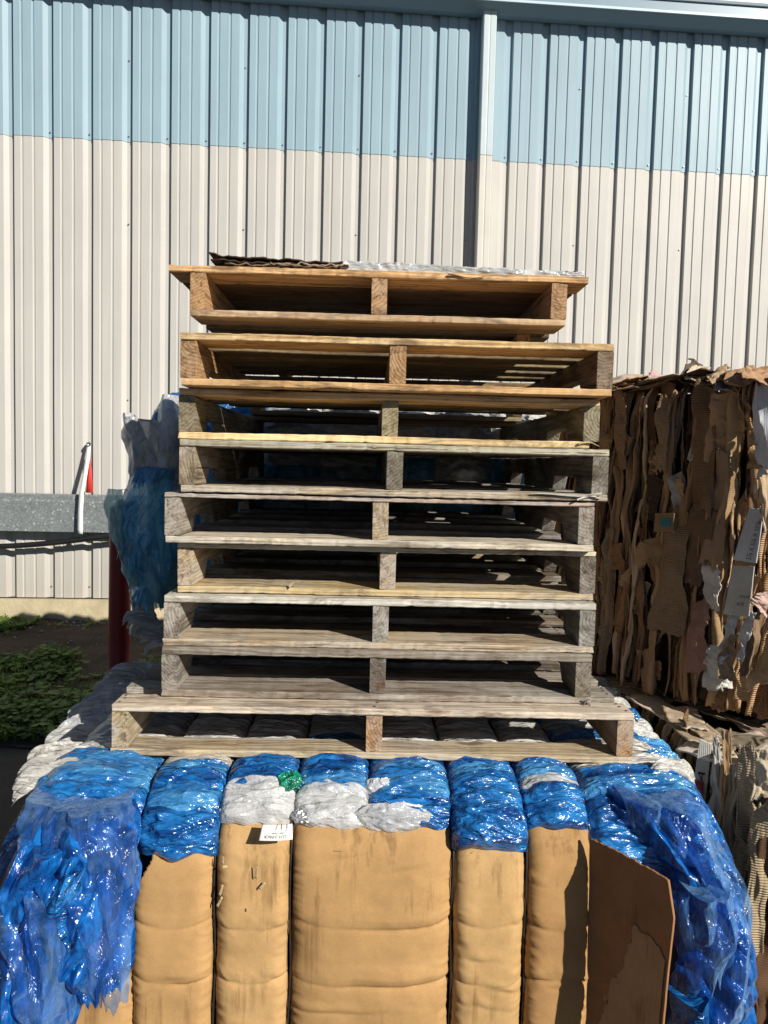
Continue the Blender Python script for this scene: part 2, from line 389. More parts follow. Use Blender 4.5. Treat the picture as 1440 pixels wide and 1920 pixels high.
def groundmat(name, c1, c2, sc, bd, bsc):
    M, t, B, N, L = nm(name)
    v = coords(N, L, 'o', (1, 1, 1), False)
    f = noise(N, L, v, sc, 8, .7); r = ramp(N, [(.3, c1), (.7, c2)]); L(f, r.inputs[0])
    g = noise(N, L, v, bsc, 4, .7); gr = ramp(N, [(.3, (.7, .7, .7)), (.7, (1.3, 1.3, 1.3))]); L(g, gr.inputs[0])
    L(mix(N, L, .8, r.outputs[0], gr.outputs[0], 'MULTIPLY'), B.inputs['Base Color']); B.inputs['Roughness'].default_value = .9
    L(bump(N, L, g, .8, bd), B.inputs['Normal']); return M
ASPH = groundmat('grey_yard_asphalt', (.040, .037, .033), (.075, .070, .062), 3, .004, 160)
SOIL = groundmat('dark_soil', (.035, .025, .016), (.11, .08, .05), 7, .02, 70)
def leafmat():
    M, t, B, N, L = nm('weed_leaves')
    v = coords(N, L, 'o', (1, 1, 1), False); f = noise(N, L, v, 6, 6, .7); r = ramp(N, [(.3, (.05, .12, .016)), (.72, (.26, .42, .07))]); L(f, r.inputs[0])
    L(r.outputs[0], B.inputs['Base Color']); B.inputs['Roughness'].default_value = .6
    tl = N('ShaderNodeBsdfTranslucent'); L(r.outputs[0], tl.inputs[0]); mx = N('ShaderNodeMixShader'); mx.inputs[0].default_value = .3
    L(B.outputs[0], mx.inputs[1]); L(tl.outputs[0], mx.inputs[2]); L(mx.outputs[0], t.nodes['Material Output'].inputs[0]); return M
LEAF = leafmat()

# ------------------------------------------------------------------ ground
def gz(x, y):
    t = np.clip((np.asarray(y, float)-3.6)/2.5, 0, 1); return -.06+.21*t+0*np.asarray(x, float)
xs = np.concatenate([np.linspace(-600, -12, 12), np.linspace(-10, 10, 81), np.linspace(12, 600, 12)])
ys = np.concatenate([np.linspace(-600, -3, 12), np.linspace(-2, 9, 89), np.linspace(12, 600, 12)])
X, Y = np.meshgrid(xs, ys, indexing='ij'); o = grid('ground', st(X, Y, gz(X, Y)), ASPH); tag(o, kind='structure')
X, Y = np.meshgrid(np.linspace(-9, 9, 360), np.linspace(3.86, 6.6, 80), indexing='ij')
Z = gz(X, Y)+.006+.016*fbm(st(X*3, Y*3, 0*X), 4)*np.clip((Y-3.86)/.15, 0, 1)+.012*np.clip((Y-3.86)/.1, 0, 1)
o = grid('soil_bed', st(X, Y+.03*fbm(st(X*4, Y*0, 0*X+3), 3)*(Y < 3.9), Z), SOIL); tag(o, kind='structure')
# weeds and grass in the bed: nobody could count them
rs = np.random.RandomState(3); V = []; Fc = []
def clump(x, y): return fbm(np.array([[x*1.3, y*1.3, 4.]]), 3)[0]
cand = rs.uniform((-4.2, 3.9), (-.9, 6.0), (26000, 2))
den = fbm(np.c_[cand*1.6, np.full(len(cand), 4.)], 3)+.55*(5.35-cand[:, 1])+.25*np.exp(-((cand[:, 0]+2.1)**2+(cand[:, 1]-5.1)**2)/.15)
cand = cand[(den > rs.uniform(0, .75, len(cand))) & (den > .08)]
for (x, y) in cand:
    h = gz(x, y)+.015; d = clump(x, y)
    hum = .03+.07*max(0, d)
    if rs.rand() < .45:   # grass blade
        a = rs.uniform(0, 6.28); L_ = rs.uniform(.03, .075)+hum*.3; w = .004; le = rs.uniform(.3, .9)*L_
        dx, dy = math.cos(a), math.sin(a); k = len(V)
        V += [(x-dy*w, y+dx*w, h), (x+dy*w, y-dx*w, h), (x+dx*le*.4+dy*w*.7, y+dy*le*.4-dx*w*.7, h+L_*.7), (x+dx*le*.4-dy*w*.7, y+dy*le*.4+dx*w*.7, h+L_*.7), (x+dx*le, y+dy*le, h+L_*.8)]
        Fc += [[k, k+1, k+2, k+3], [k+3, k+2, k+4]]
    else:                 # round leaf
        a = rs.uniform(0, 6.28); r = rs.uniform(.009, .026); ti = rs.uniform(-.6, .6); z = h+rs.uniform(0, 1)*hum; k = len(V)
        for q in range(6):
            an = a+q*math.pi/3; rr = r*(1.0 if q % 3 else 1.35); V.append((x+rr*math.cos(an), y+rr*math.sin(an), z+ti*rr*math.cos(an-1)+.4*rr))
        Fc.append([k, k+1, k+2, k+3, k+4, k+5])
o = mesh_obj('grass_and_weeds', V, Fc, LEAF); tag(o, 'green weeds and grass growing in the shaded soil strip', 'weeds', kind='stuff')
V = []; Fc = []
for i in range(900):
    x, y = rs.uniform(-4, 4), rs.uniform(5.2, 6.05)
    if rs.rand() < .5: y = 5.95+rs.normal()*.05
    r = rs.uniform(.006, .02); z = gz(x, y)+.02; k = len(V)
    for q in range(5):
        an = q*1.256; V.append((x+r*math.cos(an), y+r*math.sin(an)*.7, z))
    V.append((x, y, z+r*.9)); Fc += [[k+q, k+(q+1) % 5, k+5] for q in range(5)]
o = mesh_obj('gravel', V, Fc, simple('pale_gravel', (.38, .35, .30), .9)); tag(o, 'small pale stones scattered along the base of the wall', 'gravel', kind='stuff')

# ------------------------------------------------------------------ warehouse
WA = math.atan(.053)
WH = empty('metal_warehouse', (-2.85, 6.03, 0), 'metal clad warehouse, cream below and blue above, with a roof gutter', 'warehouse', rz=WA)
PER = .2932
def rib_profile(x0, x1, off):
    pts = []
    k0 = int(math.floor((x0-off)/PER))-1
    prof = [(.000, .027), (.006, 0), (.052, 0), (.059, .007), (.066, .007), (.073, 0), (.138, 0), (.145, .007), (.152, .007), (.159, 0), (.220, 0), (.252, .027), (PER-.001, .027)]
    for k in range(k0, int((x1-off)/PER)+2):
        for a, b in prof:
            x = off+k*PER+a
            if x0 <= x <= x1: pts.append((x, b))
    return pts
OFF = .1
def cladding(name, z0, z1, mat, proud, nz=14):
    pr = rib_profile(-8, 14, OFF); V = []; Fc = []
    for j in range(nz+1):
        z = z0+(z1-z0)*j/nz
        for (x, d) in pr:
            w = .0015*math.sin(z*2.1+x*1.3)+.001*math.sin(x*4+z*5)
            V.append((x, d-proud+w, z))
    n = len(pr)
    for j in range(nz):
        for i in range(n-1): Fc.append([j*n+i, j*n+i+1, (j+1)*n+i+1, (j+1)*n+i])
    k = len(V)                      # returned lip along the bottom edge
    for (x, d) in pr: V.append((x, d-proud+.05, z0))
    for i in range(n-1): Fc.append([i+1, i, k+i, k+i+1])
    return mesh_obj(name, V, Fc, mat, WH)
ZS = 3.868
cladding('lower_cladding', .335, ZS+.05, WALLC, 0)
cladding('upper_cladding', ZS, 5.12, WALLB, .004)
boxes('foundation', [((-8, -.035, -.2), (14, .3, .325))], CONC, WH)
boxes('rear_structure', [((-7.9, .10, .0), (-7.8, 14, 5.3)), ((13.8, .10, 0), (13.9, 14, 5.3)), ((-8, 13.9, 0), (14, 14, 5.5))], WALLC, WH)
boxes('base_gap', [((-8, .01, .327), (14, .06, .334))], DARKT, WH)
# soffit, gutter and roof edge (extruded profiles)
def extr(name, pr, mat, x0=-8, x1=14):
    V = [(x, y, z) for x in (x0, x1) for (y, z) in pr]; n = len(pr)
    return mesh_obj(name, V, [[i, (i+1) % n, n+(i+1) % n, n+i] for i in range(n)]+[list(range(n))[::-1], list(range(n, 2*n))], mat, WH)
GZ = 4.985
extr('gutter', [(-.175, GZ+.085), (-.175, GZ+.008), (-.168, GZ), (-.075, GZ-.045), (-.012, GZ-.045), (-.012, GZ+.07), (-.165, GZ+.072), (-.165, GZ+.085)], TRIM)
extr('gutter_lip', [(-.185, GZ+.012), (-.185, GZ-.006), (-.176, GZ-.006), (-.176, GZ+.012)], ROOFM)
extr('roof_edge', [(-.20, GZ+.165), (-.20, GZ+.105), (-.19, GZ+.09), (-.05, GZ+.09), (-.05, GZ+.16), (14, GZ+1.4), (14, GZ+1.45)], ROOFM)
# downspout in two colours
DX0, DX1 = 3.652, 3.757
def spout(z0, z1, mat):
    b = .008; c = [(DX0, -.10+b), (DX0+b, -.10), (DX0+.045, -.10), (DX0+.0525, -.097), (DX0+.06, -.10), (DX1-b, -.10), (DX1, -.10+b), (DX1, -.012), (DX0, -.012)]
    n = len(c); V = [(x, y, z) for z in (z0, z1) for x, y in c]
    mesh_obj('downspout', V, [[i, (i+1) % n, n+(i+1) % n, n+i] for i in range(n)]+[list(range(n))[::-1], list(range(n, 2*n))], mat, WH)
spout(.36, 3.868, simple('cream_downspout_paint', (.60, .575, .52), .4, 0, 4, .08)); spout(3.872, GZ-.03, simple('grey_blue_downspout_paint', (.52, .60, .62), .4, 0, 4, .08))
# screws: one mesh shared
sme = None
def screw(x, z, d=.027):
    global sme
    if sme is None:
        V = [(.0075*math.cos(q*1.047), -.001, .0075*math.sin(q*1.047)) for q in range(6)]+[(.005*math.cos(q*1.047), -.006, .005*math.sin(q*1.047)) for q in range(6)]
        o = mesh_obj('screw', V, [[q, (q+1) % 6, 6+(q+1) % 6, 6+q] for q in range(6)]+[list(range(6, 12))], SCREW, WH); sme = o.data
    else:
        o = bpy.data.objects.new('screw', sme); COL.objects.link(o); o.parent = WH
    o.location = (x, d-.002, z)
for k in range(0, 22):
    x = OFF+(k+1)*PER-.017
    screw(x-.012, ZS+.04, .023)
    if k % 3 == 2: screw(x-.012, 4.47, .023); screw(x-.012, 3.25); screw(x-.012, 1.9)
    if k < 6: screw(x-.012, .42)

# ------------------------------------------------------------------ rail, strap, bollard, cable
GR = empty('guard_rail', (-2.8, 5.915, 0), 'galvanised steel barrier rail in front of the cream wall', 'guard rail', rz=WA)
extr_ = [(0.0, .868), (0, 1.10), (.010, 1.112), (.010, 1.150), (.016, 1.157), (.07, 1.157), (.07, 1.15), (.022, 1.15), (.018, 1.11), (.008, 1.10), (.008, .875), (.07, .875), (.07, .868)]
V = [(x, y, z) for x in (-5, 1.9) for (y, z) in extr_]; n = len(extr_)
mesh_obj('beam', V, [[i, (i+1) % n, n+(i+1) % n, n+i] for i in range(n)]+[list(range(n))[::-1], list(range(n, 2*n))], GALV, GR)
boxes('bracket', [((-3.2, .0705, .92), (-3.08, .115, 1.1))], GALV, GR); boxes('bracket', [((1.3, .0705, .92), (1.42, .115, 1.1))], GALV, GR)
def ribbon(name, pts, w, mat, parent, th=.003, side=(1, 0, 0)):
    pts = np.asarray(pts, float); s = np.asarray(side, float); wv = np.broadcast_to(np.asarray(w, float), (len(pts),))
    return grid(name, np.stack([pts-s*wv[:, None]/2, pts+s*wv[:, None]/2], 0), mat, parent, th)
SB = empty('white_strap', P(166, 835, 5.9), 'white strap hung from a bolt on the wall down over the grey rail', 'strap')
c = [P(*a) for a in ((167, 832, 6.01), (164, 862, 5.965), (158, 900, 5.915), (153, 926, 5.897), (151, 960, 5.892), (150.5, 1001, 5.892))]
t = np.linspace(0, 5, 26); c = np.array([[np.interp(q, range(6), [p[k] for p in c]) for k in range(3)] for q in t])
ribbon('strap_band', c, np.interp(t, [0, 1, 5], [.03, .033, .040]), WHITEP, SB, .004)
c2 = np.array([P(166, 842, 6.0), P(168, 880, 6.0), P(168, 924, 5.95)]); ribbon('red_band', c2, [.012, .035, .055], REDB, SB, .004)
tube('bolt', [P(166, 833, 5.99), P(166, 833, 6.05)], .018, SCREW, SB)
BO = empty('bollard', (P(225, 1210, 4.4)[0], 4.4, -.02), 'dark red steel bollard standing behind the left plastic bale', 'bollard')
tube('post', [P(222, 1352, 4.4), P(224, 1200, 4.4), P(226, 975, 4.41), P(227, 955, 4.41)], [.062, .062, .060, .060], RED, BO, 24)
tube('cap', [P(227, 956, 4.41), P(227, 950, 4.41), P(227, 946, 4.41)], [.060, .05, .02], RED, BO, 24)
t = np.linspace(0, 1, 30)
c = np.array([P(-60+300*q, 1026-22*q+4*math.sin(q*4), 5.95) for q in t]); o = tube('black_cable', c, .021, BLACK, None, 12)
tag(o, 'thick black hose sagging beneath the grey barrier rail', 'hose')

# ------------------------------------------------------------------ pallets
def loft(name, secs, mat, parent, color, smooth=False):
    """secs: list of (n,3) loops"""
    n = len(secs[0]); V = np.concatenate(secs); Fc = []
    for i in range(len(secs)-1):
        for k in range(n): Fc.append([i*n+k, i*n+(k+1) % n, (i+1)*n+(k+1) % n, (i+1)*n+k])
    Fc += [list(range(n))[::-1], list(range((len(secs)-1)*n, len(secs)*n))]
    return mesh_obj(name, V, Fc, mat, parent, smooth, color)
def jit(c, a=.12):
    k = 1+random.uniform(-a, a); return tuple(min(.9, x*k*(1+random.uniform(-.04, .04))) for x in c)
def board(name, x0, x1, y0, wy, z0, tz, mat, parent, color, seed, sag=.0022, chip=.005, hook=None):
    """board along X, its own origin at its centre"""
    L_ = x1-x0; ns = 110; c0 = np.array([(x0+x1)/2, y0+wy/2, z0+tz/2]); secs = []
    s = np.linspace(-.5, .5, ns); rn = gn(st(s*L_*3+seed*7.1, 0*s, 0*s)); rn2 = gn(st(s*L_*3+seed*3.7, 0*s+5, 0*s)); rf = gn(st(s*L_*34+seed, 0*s+9, 0*s))+.5*gn(st(s*L_*90+seed, 0*s+9, 0*s)); rf2 = gn(st(s*L_*28+seed, 0*s+19, 0*s))
    for i in range(ns):
        x = s[i]*L_; dz = sag*rn[i]; e = chip*rf[i]*.45; e2 = chip*rf2[i]*.5; b = .0018
        if i in (0, ns-1): x += -.0015*np.sign(s[i])
        yb0, yb1 = -wy/2+e+.001*rn2[i], wy/2+e2; zt, zb = tz/2+dz+min(0, rf2[i])*chip*.45, -tz/2+dz*.8+max(0, rf[i])*chip*.4
        secs.append(np.array([(x, yb0, zb+b), (x, yb0+b, zb), (x, yb1-b, zb), (x, yb1, zb+b), (x, yb1, zt-b), (x, yb1-b, zt), (x, yb0+b, zt), (x, yb0, zt-b)]))
        if i in (0, ns-1):
            secs[-1][:, 0] += .003*gn(st(secs[-1][:, 1]*40+seed, secs[-1][:, 2]*60, 0))
    o = loft(name, secs, mat, parent, color); o.location = c0; return o
def stringer(x0, wx, dep, z0, h, mat, parent, color, seed, notch=True, lean=0):
    ns = 46; ys = np.linspace(0, dep, ns); c0 = np.array([x0+wx/2, dep/2, z0+h/2]); secs = []
    for i, y in enumerate(ys):
        f = y/dep; zb = 0
        if notch and (.13 < f < .33 or .67 < f < .87): zb = .038
        w = .0016*gn(np.array([[y*5+seed, 0, 0.]]))[0]; w2 = .002*gn(np.array([[y*22+seed, 3, 0.]]))[0]; b = .002
        a = np.array([(0+w+w2*.5, y, zb+b), (b+w, y, zb), (wx-b+w, y, zb), (wx+w, y, zb+b), (wx+w-w2*.5+lean, y, h-b), (wx-b+w+lean, y, h), (b+w+lean, y, h), (w+lean, y, h-b)])
        if i == 0: a[:, 1] += .003*gn(st(a[:, 0]*50+seed, a[:, 2]*30, 0))
        secs.append(a-np.array([wx/2, dep/2, h/2]))
    o = loft('stringer', secs[::-1], mat, parent, color); o.location = c0; return o
nme = None
def nail(parent, loc):
    global nme
    if nme is None:
        o = mesh_obj('nail', [(.0035*math.cos(q*.785), .0035*math.sin(q*.785), .0006) for q in range(8)]+[(0, 0, .001)], [[q, (q+1) % 8, 8] for q in range(8)], NAIL, parent); nme = o.data
    else:
        o = bpy.data.objects.new('nail', nme); COL.objects.link(o); o.parent = parent
    o.location = loc
PALE = (.62, .56, .44); TAN = (.50, .38, .23); GREY = (.36, .33, .28); DARK = (.20, .17, .135); FRESH = (.64, .47, .25); ORNG = (.48, .29, .14); WHT = (.62, .59, .52); GOLD = (.80, .56, .29)
def pallet(label, w, cx, d, zb, zt, dep, ctop, cstr, cbot, tt=.0165, tb=.0165, fresh=False, inset=(0, 0), bins=(0, 0), ntop=7, twx=(.038, .038, .038), mid=.5, seed=0, slope=0, rz=0, fw=.135, notch=True, cfront=None, cbf=None, tops=None, bots=None):
    root = empty('wooden_pallet', (cx, d, zb), label, 'pallet', 'wooden pallets stacked on the plastic bale', rz=rz)
    root.rotation_euler = (0, slope, rz)
    MX, MY = (FRESHX, FRESHY) if fresh else (WOODX, WOODY)
    H = zt-zb; hs = H-tt-tb; xl, xr = -w/2, w/2
    sx = [xl+inset[0], xl+inset[0]+(w-inset[0]-inset[1]-twx[1])*mid, xr-inset[1]-twx[2]]
    for k in range(3): stringer(sx[k], twx[k], dep-.006, tb+.0006, hs-.0012, MY, root, jit(cstr[k] if isinstance(cstr, list) else cstr), seed+k*11.3, notch)
    for i in range(3): pass
    # top deck
    inner = ntop-2; gap = (dep-2*fw-inner*.089)/(ntop-1); y = -.004; fr = fw
    tl = [(y+i*(.089+gap)+(fw-.089 if i else 0), fw if i in (0, ntop-1) else .089) for i in range(ntop)] if tops is None else tops
    for i, (y, wy) in enumerate(tl):
        c = cfront if (i == 0 and cfront) else ctop
        b = board('top_board', xl+(0 if i == 0 else random.uniform(-.012, .012)), xr+(0 if i == 0 else random.uniform(-.012, .012)), y, wy, H-tt, tt, MX, root, jit(c if i == 0 else tuple(q*.5 for q in c), .05 if i == 0 else .25), seed*3+i*5.1)  # boards behind the front one get a darker colour, standing in for interior shade
        if i in (0, 1):
            for x in (sx[0]+.012, sx[1]+.02, sx[2]+.02):
                for yy in (-.3, .05, .3): nail(b, (x-b.location.x+random.uniform(-.006, .006), wy*yy, tt/2+.0012))
    nb = 5; gapb = (dep-2*fw-3*.089)/4; y = -.002
    bl = [(y+i*(.089+gapb)+(fw-.089 if i else 0), fw if i in (0, nb-1) else .089) for i in range(nb)] if bots is None else bots
    for i, (y, wy) in enumerate(bl):
        c = cbf if (i == 0 and cbf) else cbot
        board('bottom_board', xl+bins[0]+random.uniform(-.003, .003), xr-bins[1]+random.uniform(-.003, .003), y, wy, 0, tb, MX, root, jit(c if i == 0 else tuple(q*.5 for q in c), .05 if i == 0 else .25), seed*5+i*3.3+2)  # inner bottom boards darkened too: shade inside the stack put into their colour
    return root
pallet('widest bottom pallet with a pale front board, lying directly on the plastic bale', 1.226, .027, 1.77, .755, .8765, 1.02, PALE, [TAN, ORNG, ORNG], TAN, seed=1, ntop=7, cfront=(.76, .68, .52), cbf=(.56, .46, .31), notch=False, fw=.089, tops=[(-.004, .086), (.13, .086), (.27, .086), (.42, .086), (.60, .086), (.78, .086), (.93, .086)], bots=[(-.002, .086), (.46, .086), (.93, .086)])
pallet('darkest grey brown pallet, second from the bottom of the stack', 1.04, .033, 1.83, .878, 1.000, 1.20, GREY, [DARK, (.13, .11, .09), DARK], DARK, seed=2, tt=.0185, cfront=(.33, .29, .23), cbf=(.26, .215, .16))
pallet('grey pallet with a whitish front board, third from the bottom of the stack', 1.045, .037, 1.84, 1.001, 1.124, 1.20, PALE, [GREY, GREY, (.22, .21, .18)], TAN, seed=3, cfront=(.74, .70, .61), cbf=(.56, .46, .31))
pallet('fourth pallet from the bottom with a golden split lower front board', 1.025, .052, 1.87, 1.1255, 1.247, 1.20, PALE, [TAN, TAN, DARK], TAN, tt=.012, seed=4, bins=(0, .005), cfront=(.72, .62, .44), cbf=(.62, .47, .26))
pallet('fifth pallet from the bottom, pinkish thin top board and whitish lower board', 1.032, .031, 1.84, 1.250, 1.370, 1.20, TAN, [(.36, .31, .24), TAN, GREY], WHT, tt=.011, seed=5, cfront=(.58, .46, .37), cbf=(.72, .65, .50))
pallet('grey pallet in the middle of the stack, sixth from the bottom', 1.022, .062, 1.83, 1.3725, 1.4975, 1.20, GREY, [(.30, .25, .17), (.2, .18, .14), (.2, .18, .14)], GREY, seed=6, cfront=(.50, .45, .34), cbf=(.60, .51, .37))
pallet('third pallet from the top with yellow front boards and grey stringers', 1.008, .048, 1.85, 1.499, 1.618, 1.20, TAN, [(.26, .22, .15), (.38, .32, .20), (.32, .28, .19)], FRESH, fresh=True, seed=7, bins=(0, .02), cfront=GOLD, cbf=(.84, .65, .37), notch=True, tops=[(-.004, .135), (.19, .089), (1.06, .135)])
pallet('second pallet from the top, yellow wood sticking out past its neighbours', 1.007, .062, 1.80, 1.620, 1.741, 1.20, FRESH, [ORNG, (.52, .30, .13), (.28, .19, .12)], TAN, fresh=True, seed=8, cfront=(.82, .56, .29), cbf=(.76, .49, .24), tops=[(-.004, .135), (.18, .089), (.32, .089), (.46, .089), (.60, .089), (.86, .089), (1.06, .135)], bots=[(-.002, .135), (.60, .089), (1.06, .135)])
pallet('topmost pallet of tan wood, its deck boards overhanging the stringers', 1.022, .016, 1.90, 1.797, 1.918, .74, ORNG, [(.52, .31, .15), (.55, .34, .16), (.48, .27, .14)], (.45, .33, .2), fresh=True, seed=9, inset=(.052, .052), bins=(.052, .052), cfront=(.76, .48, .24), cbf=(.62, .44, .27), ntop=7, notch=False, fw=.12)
def splinter(px, py, Y, L_, h, a, col, parent):
    c = P(px, py, Y); ca, sa = math.cos(a), math.sin(a); n = 7; V = []
    for i in range(n):
        t = i/(n-1); w = h*(1-t)**.7+.0004; x = L_*(t-.5); dz = .004*math.sin(t*5+px)
        for yy, zz in ((-.002, -w/2), (-.002, w/2), (.003, w/2), (.003, -w/2)): V.append(c+np.array([x*ca-(zz+dz)*sa, yy, x*sa+(zz+dz)*ca]))
    Fc = [[i*4+k, i*4+(k+1) % 4, i*4+4+(k+1) % 4, i*4+4+k] for i in range(n-1) for k in range(4)]+[[3, 2, 1, 0], [n*4-4, n*4-3, n*4-2, n*4-1]]
    o = mesh_obj('splinter', rel(parent, V), Fc, WOODX, parent, color=col); return o
for (px, py, Y, L_, h, a, col, pk) in ((1062, 927, 1.825, .17, .006, math.pi+.05, (.80, .76, .66), 'grey_mid'), (1105, 933, 1.825, .06, .004, .1, (.8, .76, .66), 'grey_mid'), (552, 1094, 1.865, .03, .006, .45, (.80, .70, .5), 'fourth'), (640, 728, 1.795, .14, .003, -.03, (.35, .22, .10), 'second'), (1098, 1320, 1.825, .03, .003, .9, (.05, .04, .03), 'darkest'), (1102, 1320, 1.825, .03, .003, 2.2, (.05, .04, .03), 'darkest'), (1105, 832, 1.845, .05, .004, -.10, (.70, .56, .32), 'third'), (875, 518, 1.895, .09, .002, .0, (.3, .2, .1), 'topmost')):
    key = {'grey_mid': 'sixth from the bottom'}.get(pk, None)
    par = next(o for o in COL.objects if o.get('category') == 'pallet' and ((key and key in o['label']) or (not key and o['label'].startswith(pk))))
    splinter(px, py, Y-.004, L_, h, a, col, par)
# timber offcuts under the topmost pallet
for (x, y0, lb) in ((.395, 2.02, 'short timber block under the right end of the topmost pallet'), (-.30, 2.3, 'short timber block under the left end of the topmost pallet')):
    r = random.random()
    ys = np.linspace(0, .5, 6); b = .002
    secs = [np.array([(0, y, b), (b, y, 0), (.034-b, y, 0), (.034, y, b), (.034, y, .054-b), (.034-b, y, .054), (b, y, .054), (0, y, .054-b)])-np.array([.017, .25, .027]) for y in ys][::-1]
    o = loft('timber_block', secs, FRESHY, None, ORNG); o.location = (x, y0+.25, 1.741+.028); tag(o, lb, 'timber block', 'timber blocks under the topmost pallet')

# flattened dark carton and clear wrap on the top
TOPZ = 1.919
def patch(quad, nu, nv, amp, fr, seed, rag=0.0, layers=None):
    """bilinear patch with relief; quad = 4 world points (00,10,11,01)"""
    u, v = np.meshgrid(np.linspace(0, 1, nu), np.linspace(0, 1, nv), indexing='ij')
    q = [np.asarray(a, float) for a in quad]
    uu, vv = u, v
    if rag:
        uu = u+rag*fbm(st(v*4+seed, 0*u, 0*u), 3)*(2*u-1); vv = v+rag*fbm(st(u*4+seed, 0*u+7, 0*u), 3)*(2*v-1)
    G = (q[0]*((1-uu)*(1-vv))[..., None]+q[1]*(uu*(1-vv))[..., None]+q[2]*(uu*vv)[..., None]+q[3]*((1-uu)*vv)[..., None])
    n = np.cross(q[1]-q[0], q[3]-q[0]); n /= np.linalg.norm(n)
    return G+n*(amp*fbm(G*fr+seed*3.1, 3))[..., None]
CB = empty('flattened_carton', (-.2, 1.95, TOPZ), 'flattened dark brown carton with torn edges on the topmost pallet', 'cardboard')
def flat_sheet(x0, x1, y0, y1, z, tl, mat, parent, col, seed, name='carton_sheet', curl=0):
    u, v = np.meshgrid(np.linspace(0, 1, 60), np.linspace(0, 1, 24), indexing='ij')
    x = x0+(x1-x0)*u; y = y0+(y1-y0)*v+.012*fbm(st(u*6, 0*u, 0*u+seed), 4)*(1-v)
    zz = z+tl*(1-u)+.005*ridge(st(u*5+seed, v*2, 0*u), 3)+.004*gn(st(u*14, v*4, 0*u+seed))+curl*np.clip(1-u*9, 0, 1)**2
    return grid(name, st(x, y, zz), mat, parent, .003, color=col)
flat_sheet(-.395, -.10, 1.905, 2.35, TOPZ+.010, .004, SHEET, CB, (.05, .035, .025), 1)
flat_sheet(-.40, -.075, 1.903, 2.3, TOPZ+.017, .009, SHEET, CB, (.07, .05, .035), 4, curl=.006)
flat_sheet(-.36, -.09, 1.895, 2.2, TOPZ+.004, .001, SHEET, CB, (.20, .14, .09), 7)
flat_sheet(-.25, -.06, 1.898, 2.2, TOPZ+.009, .0, SHEET, CB, (.34, .26, .2), 9)
WR = empty('clear_wrapped_carton', (.2, 1.95, TOPZ), 'flat pack in clear plastic wrap lying on the right half of the topmost pallet', 'flat pack')
u, v = np.meshgrid(np.linspace(0, 1, 120), np.linspace(0, 1, 60), indexing='ij')
x = -.082+.60*u; prof_y = np.where(v < .12, 0, (v-.12)/.88)*.5; h = (.024-.014*u)*np.clip(v/.12, 0, 1)
z = TOPZ+.002+h+.004*ridge(st(x*22, v*6, 0*u), 3)*np.clip(v*9, 0, 1); y = 1.912+prof_y+.004*ridge(st(x*30, v*8, 0*u+4), 3)
grid('wrap_film', st(x, y, z), CLEAR, WR)
boxes('pack_board', [((-.28, -.03, .003), (.30, .4, .007))], SHEET, WR, (.4, .3, .2))
flat_sheet(.30, .50, 1.925, 2.3, TOPZ+.016, -.004, SHEET, WR, (.05, .04, .035), 13, name='dark_flap')

# ------------------------------------------------------------------ plastic bales
def loop_profile(y0, y1, z0, z1, r):
    Lf = z1-r-z0; La = r*math.pi/2; Lt = y1-y0-r
    def f(v):
        v = np.asarray(v, float)
        th = np.clip((v-Lf)/r, 0, math.pi/2)
        y = np.where(v < Lf, y0, np.where(v < Lf+La, y0+r-r*np.cos(th), y0+r+(v-Lf-La)))
        z = np.where(v < Lf, z0+v, np.where(v < Lf+La, z1-r+r*np.sin(th), z1))
        ny = -np.cos(th); nz = np.sin(th)
        return y, z, ny, nz
    return f, Lf, La, Lt
def pillow(t, p=2.6): return np.clip(1-np.abs(2*t-1)**p, 0, 1)**.75
def band(name, prof, x0, x1, v0, v1, mat, parent, seed, B=.028, puff=.012, amp=.012, droop=0, nu=None, nv=None, wr=(5, 30), base=0., front_bulge=.02):
    nu = nu or max(24, int((x1-x0)/(.0028 if v0 < 1.0 else .005))); nv = nv or max(14, int((v1-v0)/(.0018 if v0 < 1.0 else .003)))
    u, v = np.meshgrid(np.linspace(0, 1, nu), np.linspace(0, 1, nv), indexing='ij')
    x = x0+(x1-x0)*u
    wob = .014*gn(st(x*7, 0*x+v0*9, 0*x+seed))
    vv = v0+(v1-v0)*v+wob*(.6)+.010*gn(st(x*22, v*2+seed, 0*x))
    y, z, ny, nz = prof(vv)
    nb = pillow(u)*B+puff*pillow(v, 2.2)+base
    q = st(x*wr[0]+.25*wob*wr[0], vv*wr[1], 0*x+seed*3.3); warp = gn(st(x*11, vv*14, 0*x+seed))*.9
    q = q+warp[..., None]*np.array([.5, 1.1, .4])
    edge = np.clip(np.minimum(v, 1-v)*6, .25, 1)*np.clip(np.minimum(u, 1-u)*8, .2, 1)
    d = nb+amp*.5*ridge(q, 1)*edge+edge*amp*(.50*tri(x*11+vv*9, vv*30-x*5, seed)+.36*tri(x*22-vv*14, vv*62+x*9, seed+3)+.24*tri(x*36, vv*130+x*20, seed+5)+.40*(ridge(st(x*7+seed, vv*75+warp*2.2, 0*x+seed), 1)-.25)*(v0 < 1.0))
    # gather: wrinkles squeeze together at the straps
    d = d-.02*(np.clip(1-u/.06, 0, 1)+np.clip(1-(1-u)/.06, 0, 1))*(.6+.4*gn(st(0*x+seed, vv*60, u)))
    if droop:
        s = np.clip((.5-u)*2 if droop < 0 else (u-.5)*2, 0, 1); z = z-abs(droop)*s**3
    return grid(name, st(x, y+ny*d, z+nz*d), mat, parent)

FB = empty('plastic_bale', (0, 2.2, -.05), 'bale of blue and white plastic film with cardboard front, carrying the pallet stack', 'bale', 'bales of plastic film')
pf, LF, LA, LT = loop_profile(1.575, 2.83, -.05, .728, .15)
XC = [float(P(q, 1600, 1.565)[0]) for q in (10, 258, 403, 546, 690, 851, 990, 1112, 1375)]
T = .62+.645-.62  # =.645, end of the flat front in v
